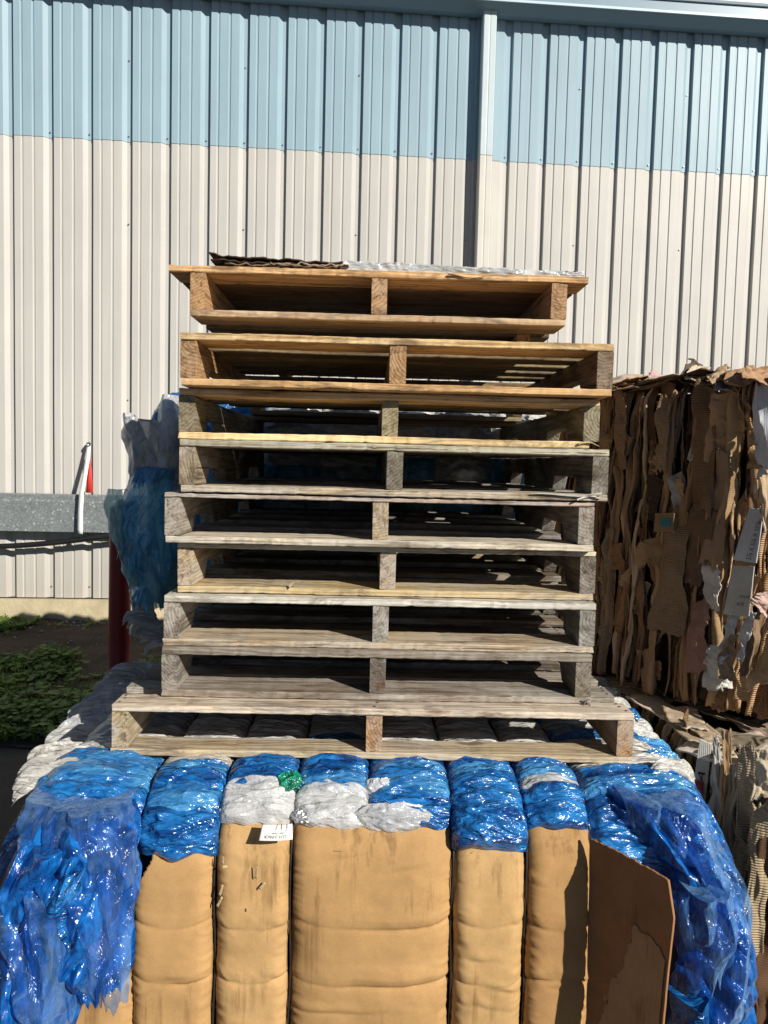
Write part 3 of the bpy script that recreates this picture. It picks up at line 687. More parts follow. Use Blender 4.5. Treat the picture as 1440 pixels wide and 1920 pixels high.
# core
v_ = np.linspace(0, LF+LA+LT, 60); uu = np.linspace(XC[0]+.02, XC[-1]-.02, 40)
U_, V_ = np.meshgrid(uu, v_, indexing='ij'); y, z, ny, nz = pf(V_); grid('bale_core', st(U_, y-.01*ny+.012, z-.012), CORE, FB)
for sx_ in (XC[0]+.02, XC[-1]-.02):
    y, z, ny, nz = pf(v_); V = np.c_[np.full(60, sx_), y+.012, z-.012]; V = np.r_[V, [[sx_, 2.83, -.05]]]
    mesh_obj('bale_core', rel(FB, V), [list(range(61))], CORE, FB)
def seg(ci, lst, rndtop=True):
    x0, x1 = XC[ci]-.004, XC[ci+1]+.004
    if ci == 0: x0 -= .045
    if ci == 7: x1 += .035
    dr = -.16 if ci == 0 else (.14 if ci == 7 else 0)
    for k, (a, b, mat, puff, amp) in enumerate(lst):
        band('film_layer', pf, x0, x1, a-.008, b+.008, mat, FB, ci*10+k*1.7, B=.026 if a < .95 else .018, puff=puff if a < .9 else min(puff, .008), amp=amp if a < .9 else amp*.7, droop=dr)
seg(0, [(.70, .80, BLUE, .02, .016), (.80, .87, BLUE2, .012, .012), (.87, .93, BLUE2, .01, .01), (.925, .99, DIRTY, .012, .01), (.98, 1.05, WHITE, .012, .012)])
seg(1, [(.675, .75, BLUE, .026, .014), (.745, .80, BLUE2, .016, .012), (.795, .84, BLUE, .012, .012), (.835, .885, BLUE2, .010, .010), (.88, .93, DIRTY, .008, .008)])
seg(2, [(.73, .775, BUBB, .014, .014), (.77, .815, BUBB, .014, .012), (.81, .85, BLUE, .012, .012), (.845, .885, BLUE, .012, .010), (.88, .93, BLUE2, .010, .010)])
seg(3, [(.73, .775, BUBB, .012, .014), (.77, .80, BUBB, .012, .012), (.80, .84, BLUE2, .012, .012), (.84, .885, BLUE, .012, .010), (.88, .94, BLUE, .012, .010)])
seg(4, [(.73, .785, BLUE, .016, .014), (.785, .82, BLUE2, .012, .012), (.82, .85, BLUE, .010, .012), (.85, .885, BLUE2, .012, .010), (.88, .94, BLUE, .010, .010)])
seg(5, [(.695, .765, BLUE, .030, .020), (.76, .80, BLUE, .018, .014), (.80, .84, BLUE, .012, .012), (.84, .885, BLUE2, .012, .010), (.88, .94, BLUE, .010, .010)])
seg(6, [(.735, .78, BLUE, .014, .012), (.775, .812, BLUE, .014, .012), (.81, .83, CLEAR, .010, .010), (.83, .88, BLUE2, .012, .010), (.88, .94, BLUE, .010, .010)])
seg(7, [(.55, .66, BLUE, .02, .016), (.65, .73, BLUE, .02, .016), (.72, .79, BLUE, .018, .014), (.785, .85, BLUE2, .014, .012), (.845, .90, BLUE, .012, .010), (.895, .95, DIRTY, .008, .010)])
for ci in range(8):
    v0 = 1.045 if ci == 0 else .93; k = 0
    while v0 < LF+LA+LT-.02:
        w = random.uniform(.07, .10) if v0 < 1.2 else random.uniform(.16, .24)
        m_ = WHITE if v0 < 1.25 and ci < 6 and random.random() < .75 else random.choice([WHITE, DIRTY, DIRTY, BLUE2, BLUED])
        if ci == 0: m_ = random.choice([DIRTY, GREYF, WHITE, GREYF])
        seg(ci, [(v0, min(v0+w, LF+LA+LT), m_, .010, .016)]); v0 += w*.96
# cardboard facing panels on the front, pressed into pillows between the tie wires
def panel(x0, x1, z0, z1, bul, seed, creases, col, label=None, cut=None, top_rag=.005, lean=0):
    v0, v1 = z0+.05, T+math.asin(min(1, max(0, (z1-.578)/.15)))*.15 if z1 > .578 else z1+.05
    nu, nv = max(50, int((x1-x0)/.0035)), int((v1-v0)/.0035)
    u, v = np.meshgrid(np.linspace(0, 1, nu), np.linspace(0, 1, nv), indexing='ij')
    x = x0+(x1-x0)*u+.003*gn(st(0*u+seed, v*5, 0*u))*(2*u-1)
    vv = v0+(v1-v0)*v+(top_rag*(fbm(st(u*16+seed, 0*u, 0*u), 4)+.9*tri(u*7, 0*u, seed+1))+.004*gn(st(u*2+seed, 0*u, 0*u+3)))*(v > .9)
    y, z, ny, nz = pf(vv)
    zz = z
    b = bul*.72*pillow(u, 5.0)*(.65+.35*np.clip((1-v)*3, 0, 1)); zc = np.zeros_like(u)
    for (cz, dep, arc, ph) in creases:
        line = cz+arc*(4*u*(1-u)-.5)*-1+.004*gn(st(u*4, 0*u+seed+cz*9, 0*u))
        dz = z-line; side = np.clip(np.abs(2*u-1-ph)*1.3, .25, 1)
        b = b-dep*1.0*side*np.exp(-(np.abs(dz)/.0045)**1.0)+dep*.55*np.clip(1-np.abs(dz-.022)/.03, 0, 1)*side+dep*.2*np.exp(-((dz+.030)/.02)**2)*side
        b = b+.22*dep*side*tri(u*3+seed, dz*38+u*2.5, seed+2)*np.exp(-(dz/.07)**2)
    rk = random.Random(seed*7+1)
    for _ in range(5):
        cz, cu, ln, sl_, dp = rk.uniform(z0+.02, z1-.03), rk.uniform(0, 1), rk.uniform(.2, .5), rk.uniform(-.05, .05), rk.uniform(.0012, .003)
        dz = z-cz-sl_*(u-cu)*4*(x1-x0)-.004*gn(st(u*5, 0*u+cz*20, 0*u)); w_ = np.clip(1-np.abs(u-cu)/ln, 0, 1)
        b = b-dp*w_*np.exp(-np.abs(dz)/.0035)+dp*1.2*w_*np.exp(-((dz-.012)/.010)**2)
    # small puckers where the wires pinch the sheet
    pin = np.clip(1-np.minimum(u, 1-u)*(x1-x0)/.030, 0, 1)
    b = b-.006*pin**2+.005*pin*ridge(st(0*u+seed, z*42, u*1.5), 2)
    b = b+.004*fbm(st(x*4, z*4, 0*u+seed), 1)+.0022*tri(x*12+z*4, z*9-x*5, seed+8)+.0035
    mask = None
    if cut is not None: mask = ~cut(x, z)
    o = grid('cardboard_panel', st(x, y+ny*b, z+nz*b), KRAFT, FB, .004, mask, col)
    if label: o['label'] = label
    return o
def zpx(py, Y=1.56): return P(700, py, Y)[2]
K1 = (.47, .285, .122)
cA, cB = zpx(1738), zpx(1835)
panel(XC[0]+.02, XC[1]-.005, .10, .42, .035, 0, [(zpx(1850), .007, .01, 0)], K1)
panel(XC[1]-.012, XC[2]-.003, .12, .665, .036, 1, [(cA+.005, .005, .012, 0), (cB-.004, .009, .014, -.3)], K1, 'cardboard facing panel with its upper left corner torn off', lambda x, z: (x < XC[1]+.030) & (z > .565+(x-XC[1])*1.6))
panel(XC[2]+.003, XC[3]-.003, .12, .668, .034, 2, [(cA, .006, .008, 0), (cB, .008, .010, 0)], (.50, .315, .14))
panel(XC[3]+.003, XC[5]-.003, .12, .668, .042, 3, [(cA+.010, .007, .016, -.5), (cB-.004, .010, .010, -.6)], (.455, .275, .118), 'widest cardboard facing panel, spanning two columns')
panel(XC[5]+.003, XC[6]-.003, .12, .668, .038, 4, [(cA+.012, .005, .010, 0), (cB, .006, .010, 0)], (.51, .325, .145))
panel(XC[6]+.002, XC[7]+.005, .12, .668, .036, 5, [(cA+.008, .006, .010, 0), (cB+.004, .012, -.012, 0)], (.41, .24, .10))
panel(XC[7]+.008, XC[7]+.12, .12, .60, .018, 6, [(cB, .006, .010, 0)], (.33, .20, .09))
# torn flakes on panels
for (px, py, s, a) in ((418, 1612, .008, 1.4), (415, 1668, .012, 1.3), (481, 1635, .013, 1.45), (492, 1660, .009, .9), (412, 1690, .012, 1.1), (463, 1705, .003, 1.2), (422, 1624, .005, .2)):
    p = P(px, py, 1.545); c_, s_ = math.cos(a), math.sin(a)
    q = [p+np.array([c_*s-s_*.0015, -.001, s_*s+c_*.0015]), p+np.array([c_*s+s_*.002, -.003, s_*s-c_*.002]), p+np.array([-c_*s+s_*.003, -.003, -s_*s-c_*.002]), p+np.array([-c_*s-s_*.002, .0, -s_*s+c_*.002])]
    grid('torn_flake', patch(q, 8, 8, .001, 40, px), KRAFT, FB, .001, color=(.62, .46, .27))
# swung out flap at the right
fa, fb_, fc_, fd = P(1106, 1572, 1.555), P(1252, 1650, 1.385), P(1262, 1722, 1.375), P(1236, 1990, 1.37)
u, v = np.meshgrid(np.linspace(0, 1, 70), np.linspace(0, 1, 150), indexing='ij')
bot0, bot1 = P(1098, 1990, 1.53), P(1236, 1990, 1.37)
vr = np.interp(v, [0, .19, 1], [0, 1, 2])
rx = np.stack([np.interp(v[0], [0, .2, 1], [fb_[k], fc_[k], bot1[k]]) for k in range(3)], -1)
lx = np.stack([np.interp(v[0], [0, 1], [fa[k], bot0[k]]) for k in range(3)], -1)
G = lx[None]*(1-u)[..., None]+rx[None]*u[..., None]
G[..., 1] += .018*np.sin(u*3.14)*(.4+v)+.004*fbm(G*8, 3)-.010*np.exp(-((v-.62)/.02)**2)*(1-u)
G[..., 2] += .0025*fbm(st(u*14, 0*u, 0*u), 3)*(v < .02)
o = grid('cardboard_flap', G[:, ::-1], KRAFT, FB, .005, color=(.34, .17, .075)); o['label'] = 'loose cardboard flap folded out, darker brown with its surface torn'
tz = fbm(st(u*5, v*5, 0*u+2), 4)*.10
mk = (u > .56+tz-.33*np.clip((v-.42)*2.2, 0, 1)) & (v > .33+tz*.5+np.where(u > .8, .12*(u-.8)*5, 0)) & (u < .985)
G2 = G.copy(); nn = np.cross(fb_-fa, bot0-fa); nn /= np.linalg.norm(nn); nn = nn if nn[1] < 0 else -nn
o = grid('torn_ply', (G2+nn*.0022)[:, ::-1], KRAFT, FB, 0, mk[:, ::-1], (.44, .27, .14)); o['label'] = 'pale inner ply showing where the flap is torn'
# tie wires
for xi in XC[1:-1]:
    vv = np.linspace(.1, LF+LA+LT, 90); y, z, ny, nz = pf(vv); d = .006+.003*np.sin(vv*30+xi*9)
    tube('tie_wire', np.c_[xi+.002*np.sin(vv*17+xi*40), y+ny*d, z+nz*d], .0022, WIRE, FB, 6)
# drifting sheets of film that belong to the bale
def drape(name, path, mat, parent, seed, bulge=.05, fold=.022, nu=130, nv=190, rag=.10, vertical=1., fr=(5, 1.2), world=True, back=0.):
    """path: (px, py, Y, halfwidth m); sheet hangs along it, its middle pushed to the camera"""
    c = np.array([P(a, b, Y) for a, b, Y, w in path]); w = np.array([a[3] for a in path])
    s = np.r_[0, np.cumsum(np.linalg.norm(np.diff(c, axis=0), axis=1))]; s /= s[-1]
    v = np.linspace(0, 1, nv); cs = np.stack([np.interp(v, s, c[:, k]) for k in range(3)], -1); ws = np.interp(v, s, w)
    k = np.ones(15)/15
    for i in range(3): cs[:, i] = np.convolve(np.pad(cs[:, i], 7, 'edge'), k, 'valid')
    ws = np.convolve(np.pad(ws, 7, 'edge'), k, 'valid')
    u, V2 = np.meshgrid(np.linspace(-1, 1, nu), v, indexing='ij')
    eg = 1+rag*1.3*fbm(st(np.sign(u)*3, V2*4+seed, 0*u), 2)
    endr = .035*fbm(st(u*3+seed, np.round(V2), 0*u), 4)*((V2 > .85)*(V2-.85)/.15)
    x = u*ws[None]*eg
    th = np.clip(np.abs(u), 0, 1)
    dep = bulge*(1-th**2.4)-back*th**6
    S_ = V2*(np.linalg.norm(c[-1]-c[0]))
    W1 = gn(st(x*3.5+seed, S_*3.0, 0*u)); W2 = gn(st(x*3.5, S_*3.0, 0*u+seed+40))
    q = st(x*fr[0]*2.2+W1*1.0, S_*fr[1]*1.5+seed, 0*u+W2*.6)
    q2 = st(x*15+S_*7+W2*1.6, S_*5-x*5+W1*1.2, 0*u+seed*2); q3 = st(x*15-S_*9+W1*1.6, S_*7+W2*1.6, 0*u+seed*5)
    d = dep+fold*1.2*ridge(q, 1)+.5*fold*np.abs(gn(q2))*1.8
    d = d+fold*(.62*tri(x*13+S_*4+W1*.5, S_*5-x*4+W2*.5, seed)+.36*tri(x*27-S_*8, S_*12+x*9, seed+3)+.17*tri(x*58+S_*18, S_*28-x*14, seed+6))
    d = d-.07*np.clip(1-V2/.07, 0, 1)**2
    G = np.zeros(u.shape+(3,))
    G[..., 0] = cs[None, :, 0]+x+.35*fold*gn(st(x*12, S_*6+5, 0*u+seed)); G[..., 1] = cs[None, :, 1]-d; G[..., 2] = cs[None, :, 2]+endr+.008*gn(st(x*10, S_*8, 0*u+seed+4))-.02*np.clip(1-V2/.07, 0, 1)
    return grid(name, G[:, ::-1], mat, parent)
# left mass
drape('hanging_film', [(30, 1650, 1.60, .035), (12, 1740, 1.56, .06), (5, 1850, 1.54, .07), (5, 1990, 1.52, .08)], BLUE, FB, 3, .05, .030, rag=.15)
drape('hanging_film', [(168, 1478, 1.62, .100), (158, 1560, 1.56, .112), (172, 1680, 1.525, .100), (186, 1780, 1.52, .075), (198, 1832, 1.52, .045)], BLUEH, FB, 5, .06, .040)
drape('hanging_film', [(120, 1545, 1.54, .085), (95, 1680, 1.51, .098), (85, 1800, 1.50, .085), (100, 1905, 1.50, .058)], BLUEH, FB, 8, .06, .044, rag=.15)
drape('hanging_film', [(150, 1600, 1.50, .03), (120, 1700, 1.47, .045), (140, 1790, 1.47, .03)], BLUE, FB, 10, .03, .030, rag=.15)
drape('outer_clear_film', [(158, 1470, 1.60, .105), (150, 1560, 1.53, .118), (162, 1680, 1.495, .105), (190, 1790, 1.485, .068), (205, 1848, 1.48, .042)], BLUET, FB, 12, .05, .034, rag=.10, fr=(4, 1.6), nv=170)
drape('outer_clear_film', [(72, 1640, 1.50, .065), (58, 1730, 1.47, .082), (78, 1830, 1.46, .075), (108, 1922, 1.46, .045)], BLUET, FB, 14, .05, .036, rag=.15, fr=(4, 1.6))
drape('hanging_film', [(45, 1890, 1.53, .06), (40, 1990, 1.50, .08)], CLEAR, FB, 17, .04, .02, 60, 60)
# right mass
drape('hanging_film', [(1200, 1455, 1.66, .09), (1245, 1530, 1.62, .10), (1300, 1640, 1.575, .085), (1330, 1760, 1.54, .08), (1335, 1860, 1.53, .085), (1335, 1990, 1.52, .09)], BLUEH, FB, 21, .06, .040, nv=190)
drape('hanging_film', [(1172, 1490, 1.65, .06), (1180, 1560, 1.64, .07), (1200, 1610, 1.63, .05)], BLUE, FB, 23, .045, .022)
drape('outer_clear_film', [(1225, 1465, 1.62, .075), (1268, 1560, 1.56, .085), (1322, 1680, 1.515, .070), (1342, 1780, 1.49, .068), (1345, 1880, 1.48, .070), (1340, 1990, 1.48, .075)], BLUET, FB, 26, .05, .034, nv=170, rag=.10, fr=(4, 1.6))
drape('outer_clear_film', [(1330, 1650, 1.46, .045), (1345, 1740, 1.44, .058), (1322, 1830, 1.44, .035)], BLUET, FB, 28, .04, .03, rag=.2)
drape('hanging_film', [(1290, 1850, 1.45, .035), (1295, 1990, 1.44, .045)], BLUE, FB, 29, .04, .025, 70, 70)
# white bubble wrap lump, silver piece, green bag, blue end on the wide column
def lump(name, px, py, Y, rx, rz, ry, mat, seed, amp=.01, fr=16, parent=None):
    c = P(px, py, Y); u, v = np.meshgrid(np.linspace(-math.pi/2, math.pi/2, 70), np.linspace(-1.35, 1.35, 50), indexing='ij')
    d = np.stack([np.sin(u)*np.cos(v), -np.cos(u)*np.cos(v), np.sin(v)], -1)
    sup = 1+amp/.03*ridge(d*1.6+seed, 2)*.30
    G = c+d*sup[..., None]*np.array([rx, ry, rz])+(amp*(.22*tri(u*4, v*4+u, seed)+.12*tri(u*9, v*9-u, seed+3)))[..., None]*d
    return grid(name, G[:, :], mat, parent or FB)
lump('bubble_wrap', 738, 1532, 1.60, .085, .034, .026, BUBB, 3)
lump('bubble_wrap', 640, 1538, 1.605, .080, .024, .022, BUBB, 6)
lump('bubble_wrap', 480, 1525, 1.615, .078, .036, .026, BUBB, 9)
lump('bubble_wrap', 715, 1476, 1.665, .040, .022, .02, BUBB, 19)
lump('silver_foil', 572, 1530, 1.60, .030, .013, .022, simple('silver_foil', (.50, .52, .53), .30, .6, 30, .5, .003, 30), 11, .012)
lump('green_bag', 541, 1466, 1.675, .030, .026, .034, GREEN, 13, .016)
lump('pale_green_bag', 580, 1472, 1.675, .032, .018, .022, GREENT, 15, .03)
# printed paper label hanging upside down
lq = [P(485, 1576, 1.535), P(549, 1572, 1.535), P(548, 1545, 1.552), P(491, 1548, 1.552)]
def labf(u, v):
    u = np.asarray(u, float)/.07; v = np.asarray(v, float)/.034
    q = [np.asarray(a) for a in lq]
    p = q[0]*((1-u)*(1-v))[..., None]+q[1]*(u*(1-v))[..., None]+q[2]*(u*v)[..., None]+q[3]*((1-u)*v)[..., None]
    p[..., 1] += -.006*np.sin(u*2.4)+.006*v; return p
u, v = np.meshgrid(np.linspace(0, .07, 24), np.linspace(0, .034, 14), indexing='ij')
lab = grid('paper_label', labf(u, v), PAPER, FB, .0008); lab['label'] = 'small white printed label hanging upside down'
text_on('label_text', 'CUT-2-PACK', .0085, INK, lab, labf, .058, .0105, math.pi, .0006)
text_on('label_text', '1 Label, 1 Order', .0045, INK, lab, labf, .056, .0165, math.pi, .0006)
text_on('label_text', 'See label', .0028, INK, lab, labf, .064, .0215, math.pi, .0006)
text_on('label_text', '1 1 /', .016, INK, lab, labf, .062, .034, math.pi, .0006)

# loose scraps along the left and right top edges of the bale
def scrap(px, py, Y, w, h, ang, mat, seed, parent, tilt=.5, name='film_scrap', amp=.012):
    c = P(px, py, Y); X_ = np.array([math.cos(ang), .25, math.sin(ang)]); Y_ = np.array([-math.sin(ang)*.5, tilt, math.cos(ang)])
    q = [c-X_*w/2-Y_*h/2, c+X_*w/2-Y_*h/2, c+X_*w/2+Y_*h/2, c-X_*w/2+Y_*h/2]
    G = patch(q, 60, 36, amp*.3, 5, seed, .04); u, v = np.meshgrid(np.linspace(0, 1, 60), np.linspace(0, 1, 36), indexing='ij')
    G[..., 2] += .009*pillow(u, 2.5)*pillow(v, 2.5)-.03*(2*u-1)**4*(ang != 0)+amp*(.5*tri(u*4, v*7, seed)+.25*tri(u*9, v*16, seed+3))
    G[..., 1] += amp*(.4*tri(u*5+3, v*6, seed+7)); return grid(name, G, mat, parent)
for i in range(13):
    f = i/12; px = 100+150*f+random.uniform(-6, 6); py = 1448-195*f+random.uniform(-4, 4); Yd = 1.70+1.0*f
    scrap(px, py, Yd, .15+.04*random.random(), .045+.02*random.random(), random.uniform(-.05, .22), random.choice([DIRTY, WHITE, GREYF, GREYF, DIRTY]), 30+i, FB, random.uniform(.5, .9), amp=.012)
for i in range(9):
    f = i/8; px = 1262-140*f; py = 1448-165*f; Yd = 1.72+.95*f
    scrap(px, py, Yd, .12, .05, random.uniform(-.3, .05), random.choice([DIRTY, WHITE, BLUE2]), 60+i, FB, random.uniform(.5, .9), amp=.01)

# ---- second plastic bale behind the stack (upper) on another one (lower)
def backbale(name, label, x0, x1, y0, y1, z0, z1, mats, seed, ncol=7, topm=None):
    R_ = empty(name, ((x0+x1)/2, (y0+y1)/2, z0), label, 'bale', 'bales of plastic film')
    f, lf, la, lt = loop_profile(y0, y1, z0, z1, .12); tot = lf+la+lt
    v_ = np.linspace(0, tot, 40); U_, V_ = np.meshgrid(np.linspace(x0+.04, x1-.04, 10), v_, indexing='ij'); y, z, ny, nz = f(V_)
    grid('bale_core', st(U_, y+.02, z-.02), CORE, R_)
    for sx_ in (x0+.04, x1-.04):
        y, z, ny, nz = f(v_); V = np.c_[np.full(40, sx_), y+.02, z-.02]; V = np.r_[V, [[sx_, y1, z0]]]
        mesh_obj('bale_core', rel(R_, V), [list(range(41))], CORE, R_)
    xc = np.linspace(x0, x1, ncol+1)
    for c_ in range(ncol):
        v0 = 0.0; k = 0
        while v0 < tot-.02:
            w = random.uniform(.10, .2)
            m_ = mats(c_, v0, lf) 
            band('film_layer', f, xc[c_]-.006, xc[c_+1]+.006, v0, min(v0+w+.02, tot), m_, R_, seed+c_*7+k, B=.035, puff=.02, amp=.024, nu=34, nv=26, wr=(8, 24), droop=(-.04 if c_ == 0 else 0)); v0 += w; k += 1
    for xi in xc[1:-1]:
        vv = np.linspace(0, tot, 50); y, z, ny, nz = f(vv); tube('tie_wire', np.c_[np.full(50, xi), y+ny*.006, z+nz*.006], .0022, WIRE, R_, 5)
    return R_
B2 = backbale('plastic_bale', 'upper bale of dull blue and grey film behind the left of the pallet stack', -.88, .72, 3.10, 3.92, .86, 1.665,
              lambda c, v, lf: (random.choice([BLUED, TEAL, GREYF]) if v < lf*.8 else random.choice([GREYF, WHITE, WHITE, BLUE2, BLUE])), 100)
B3 = backbale('plastic_bale', 'lower bale of pale film under the dull blue one behind the pallets', -.80, .74, 3.12, 3.94, -.05, .85,
              lambda c, v, lf: random.choice([DIRTY, GREYF, BLUED, DIRTY]), 200)
# ragged film on its left shoulder
drape('loose_film', [(268, 778, 3.06, .07), (278, 820, 3.03, .095), (288, 870, 3.03, .09), (290, 905, 3.04, .085)], GREYF, B2, 41, .06, .03, 80, 100, rag=.08)
drape('loose_film', [(322, 735, 3.06, .035), (322, 790, 3.03, .055), (318, 850, 3.03, .05)], GREYF, B2, 43, .07, .02, 60, 70, rag=.1)
drape('loose_film', [(298, 862, 3.03, .07), (278, 930, 3.01, .095), (274, 1010, 3.00, .10), (278, 1085, 3.01, .08), (278, 1135, 3.02, .06)], BLUED, B2, 45, .09, .036, 90, 140, rag=.08, fr=(5, 1.2))
drape('loose_film', [(240, 925, 2.98, .035), (232, 990, 2.97, .05), (255, 1060, 2.98, .05), (262, 1100, 2.98, .03)], TEAL, B2, 47, .04, .03, 60, 80, rag=.12)
drape('loose_film', [(238, 766, 3.02, .015), (247, 810, 3.01, .03), (262, 862, 3.01, .03)], GREYF, B2, 49, .02, .012, 30, 50, rag=.1)
drape('loose_film', [(225, 905, 2.97, .02), (218, 945, 2.96, .04), (226, 1000, 2.96, .045), (244, 1050, 2.96, .04)], TEAL, B2, 53, .03, .03, 60, 80, rag=.15)
drape('loose_film', [(250, 1000, 2.95, .05), (262, 1060, 2.95, .07), (290, 1110, 2.96, .05), (300, 1135, 2.96, .03)], TEAL, B2, 55, .03, .035, 60, 80, rag=.15)
drape('loose_film', [(244, 770, 3.0, .012), (256, 815, 2.99, .04), (276, 868, 2.99, .05), (270, 915, 2.99, .03)], GREYF, B2, 57, .03, .03, 50, 60, rag=.15)
drape('loose_film', [(262, 1095, 3.04, .03), (270, 1150, 3.04, .045), (265, 1190, 3.04, .05)], DIRTY, B3, 51, .04, .02, 50, 60, rag=.12)
for i in range(6): scrap(262+i*8, 1150+i*11, 3.0, .12, .03, random.uniform(-.2, .2), DIRTY, 80+i, B3, .3, amp=.012)
for i in range(14):
    scrap(345+45*i, 800-(i % 3)*6, 3.2+.05*(i % 4), .22, .07, random.uniform(-.25, .25), random.choice([WHITE, DIRTY, BLUE, BLUED, WHITE]), 90+i, B2, .8, amp=.03)

# ------------------------------------------------------------------ cardboard bales at the right
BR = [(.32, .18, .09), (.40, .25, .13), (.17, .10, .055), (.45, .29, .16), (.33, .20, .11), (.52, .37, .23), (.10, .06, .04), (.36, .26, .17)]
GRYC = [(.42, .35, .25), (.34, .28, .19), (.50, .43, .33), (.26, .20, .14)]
def cbale(label, A, Bp, depth, z0, z1, n, seed, cols, whites=(), name='cardboard_bale', wmin=.02, wmax=.075, top=True, out=.035, topcols=None, npc=0):
    """A far end, Bp near end of the face (x,y); body extends away from the face by depth"""
    A = np.array(A, float); Bp = np.array(Bp, float); T_ = (Bp-A); Ln = np.linalg.norm(T_); T_ /= Ln
    Nn = np.array([-T_[1], T_[0]]); Nn = -Nn if Nn[0] > 0 else Nn        # outward, to the left
    c = (A+Bp)/2-Nn*depth/2; R_ = empty(name, (c[0], c[1], z0), label, 'bale', 'bales of waste cardboard')
    rs = random.Random(seed)
    # core with ridged surface
    def W3(s, o, z): s, o, z = np.broadcast_arrays(s, o, z); return np.stack([A[0]+T_[0]*s+Nn[0]*o, A[1]+T_[1]*s+Nn[1]*o, z], -1)
    cr = [W3(s, o, z) for z in (z0, z1-.03) for s, o in ((0.01, -.035), (Ln-.01, -.035), (Ln-.01, -depth), (0.01, -depth))]
    mesh_obj('bale_core', rel(R_, np.array(cr).reshape(-1, 3)), [[0, 1, 2, 3][::-1], [4, 5, 6, 7], [0, 1, 5, 4], [1, 2, 6, 5], [2, 3, 7, 6], [3, 0, 4, 7]], CORE2, R_)
    def strip(s0, w, zt, zb, o0, tw, mat, col, sd, front=0):
        nu, nv = 9, 56; u, v = np.meshgrid(np.linspace(-.5, .5, nu), np.linspace(0, 1, nv), indexing='ij')
        z = zt+(zb-zt)*v; bend = .030*gn(st(z*2.6+sd, 0*u, 0*u))+.010*gn(st(z*8+sd, 0*u+4, 0*u))
        wv = w*(1+.35*gn(st(z*3+sd, 0*u+2, 0*u)))
        tww = tw+.5*gn(st(z*2+sd, 0*u+8, 0*u))
        s = s0+bend+u*wv*np.cos(tww); o_ = o0+u*wv*np.sin(tww)+.012*gn(st(z*5+sd, u*2, 0*u))-.35*wv*u*u*(1 if sd % 2 < 1 else -1)
        s = s+.005*tri(z*14, u*1.5, sd)+(sd*7.3 % 1-.5)*.07*(v-.5); o_ = o_+.014*tri(z*9, u*2, sd+3)+.008*tri(z*26, u*3, sd+4)
        o_ = o_-.03*np.clip(1-(z1-z)/.06, 0, 1)**2
        zz = z+.010*fbm(st(u*2.5+sd, 0*u, 0*u), 2)*((v < .03) | (v > .97))
        if front:    # on the near end of the bale, spread across its depth
            G = np.stack([Bp[0]+T_[0]*(o_)-Nn[0]*s, Bp[1]+T_[1]*(o_)-Nn[1]*s, zz], -1)
        else: G = W3(s, o_, zz)
        return grid('cardboard_sheet', G, mat, R_, .0035, None, col)
    for i in range(npc):
        s0, zc = rs.uniform(.02, Ln-.02), rs.uniform(z0+.06, z1-.05); w, h = rs.uniform(.02, .075), rs.uniform(.05, .22); a = rs.gauss(0, .3); o0 = rs.uniform(.02, .055)
        u, v = np.meshgrid(np.linspace(-.5, .5, 18), np.linspace(-.5, .5, 36), indexing='ij'); tp = rs.uniform(-.5, .5)
        uu = u*w*(1+tp*v*1.6)+.006*tri(v*6+i, u, i); vv = v*h+.010*tri(u*3, 0*v+i, i+5)*(np.abs(v) > .4)
        ss = s0+uu*math.cos(a)-vv*math.sin(a); zz = zc+uu*math.sin(a)+vv*math.cos(a); tl = rs.uniform(-.6, .6)
        oo = o0+uu*tl+.010*tri(u*2, v*4, i+.3)+.004*tri(u*5, v*10, i+2.)-.25*w*(2*u)**2*rs.uniform(-1, 1)
        grid('crumpled_piece', W3(ss, oo, zz), rs.choice([SHEET, CORR, PRINT]), R_, .003, None, jit(rs.choice(cols+[(.5, .5, .5)] if rs.random() < .5 else cols), .25))
    nfr = int(n*.25)
    for i in range(n):
        s0 = Ln*((i+.5)/n)+rs.uniform(-.01, .01); full = rs.random() < .62
        zt = z1+rs.uniform(-.03, .01) if full or rs.random() < .5 else z0+(z1-z0)*rs.uniform(.45, .9)
        zb = z0+rs.uniform(0, .03) if full or zt < z1-.05 else z0+(z1-z0)*rs.uniform(.1, .6)
        strip(s0, rs.uniform(wmin, wmax), zt, zb, rs.uniform(-.02, out), rs.uniform(-1.1, 1.1), rs.choice([SHEET, SHEET, CORR]), jit(rs.choice(cols), .15), seed+i*1.37)
    for i in range(nfr):
        s0 = depth*((i+.5)/nfr); strip(s0, rs.uniform(wmin*1.5, wmax*1.6), z1+rs.uniform(-.03, .01), z0+rs.uniform(0, .05), rs.uniform(-.01, .03), rs.uniform(-.8, .8), rs.choice([SHEET, CORR]), jit(rs.choice(cols), .2), seed+i*2.1+50, 1)
    if top:
        for i in range(46):
            s0 = rs.uniform(0, Ln); dd = rs.uniform(.0, depth*.75) if i > 14 else rs.uniform(-.02, .06); w, h = rs.uniform(.08, .28), rs.uniform(.05, .16)
            a = rs.uniform(-.5, .5); zt = z1+rs.uniform(-.005, .02)
            ex = np.array([math.cos(a)*T_[0]-math.sin(a)*Nn[0], math.cos(a)*T_[1]-math.sin(a)*Nn[1], rs.uniform(-.18, .18)]); ey = np.array([-math.sin(a)*T_[0]-math.cos(a)*Nn[0], -math.sin(a)*T_[1]-math.cos(a)*Nn[1], rs.uniform(-.15, .25)])
            cc = W3(s0, -dd, zt)
            q = [cc-ex*w/2-ey*h/2, cc+ex*w/2-ey*h/2, cc+ex*w/2+ey*h/2, cc-ex*w/2+ey*h/2]
            grid('cardboard_scrap', patch(q, 22, 14, .008, 9, seed+i, .06), rs.choice([SHEET, CORR]), R_, .003, color=jit(rs.choice(topcols or cols), .2))
    return R_, strip, W3, Ln
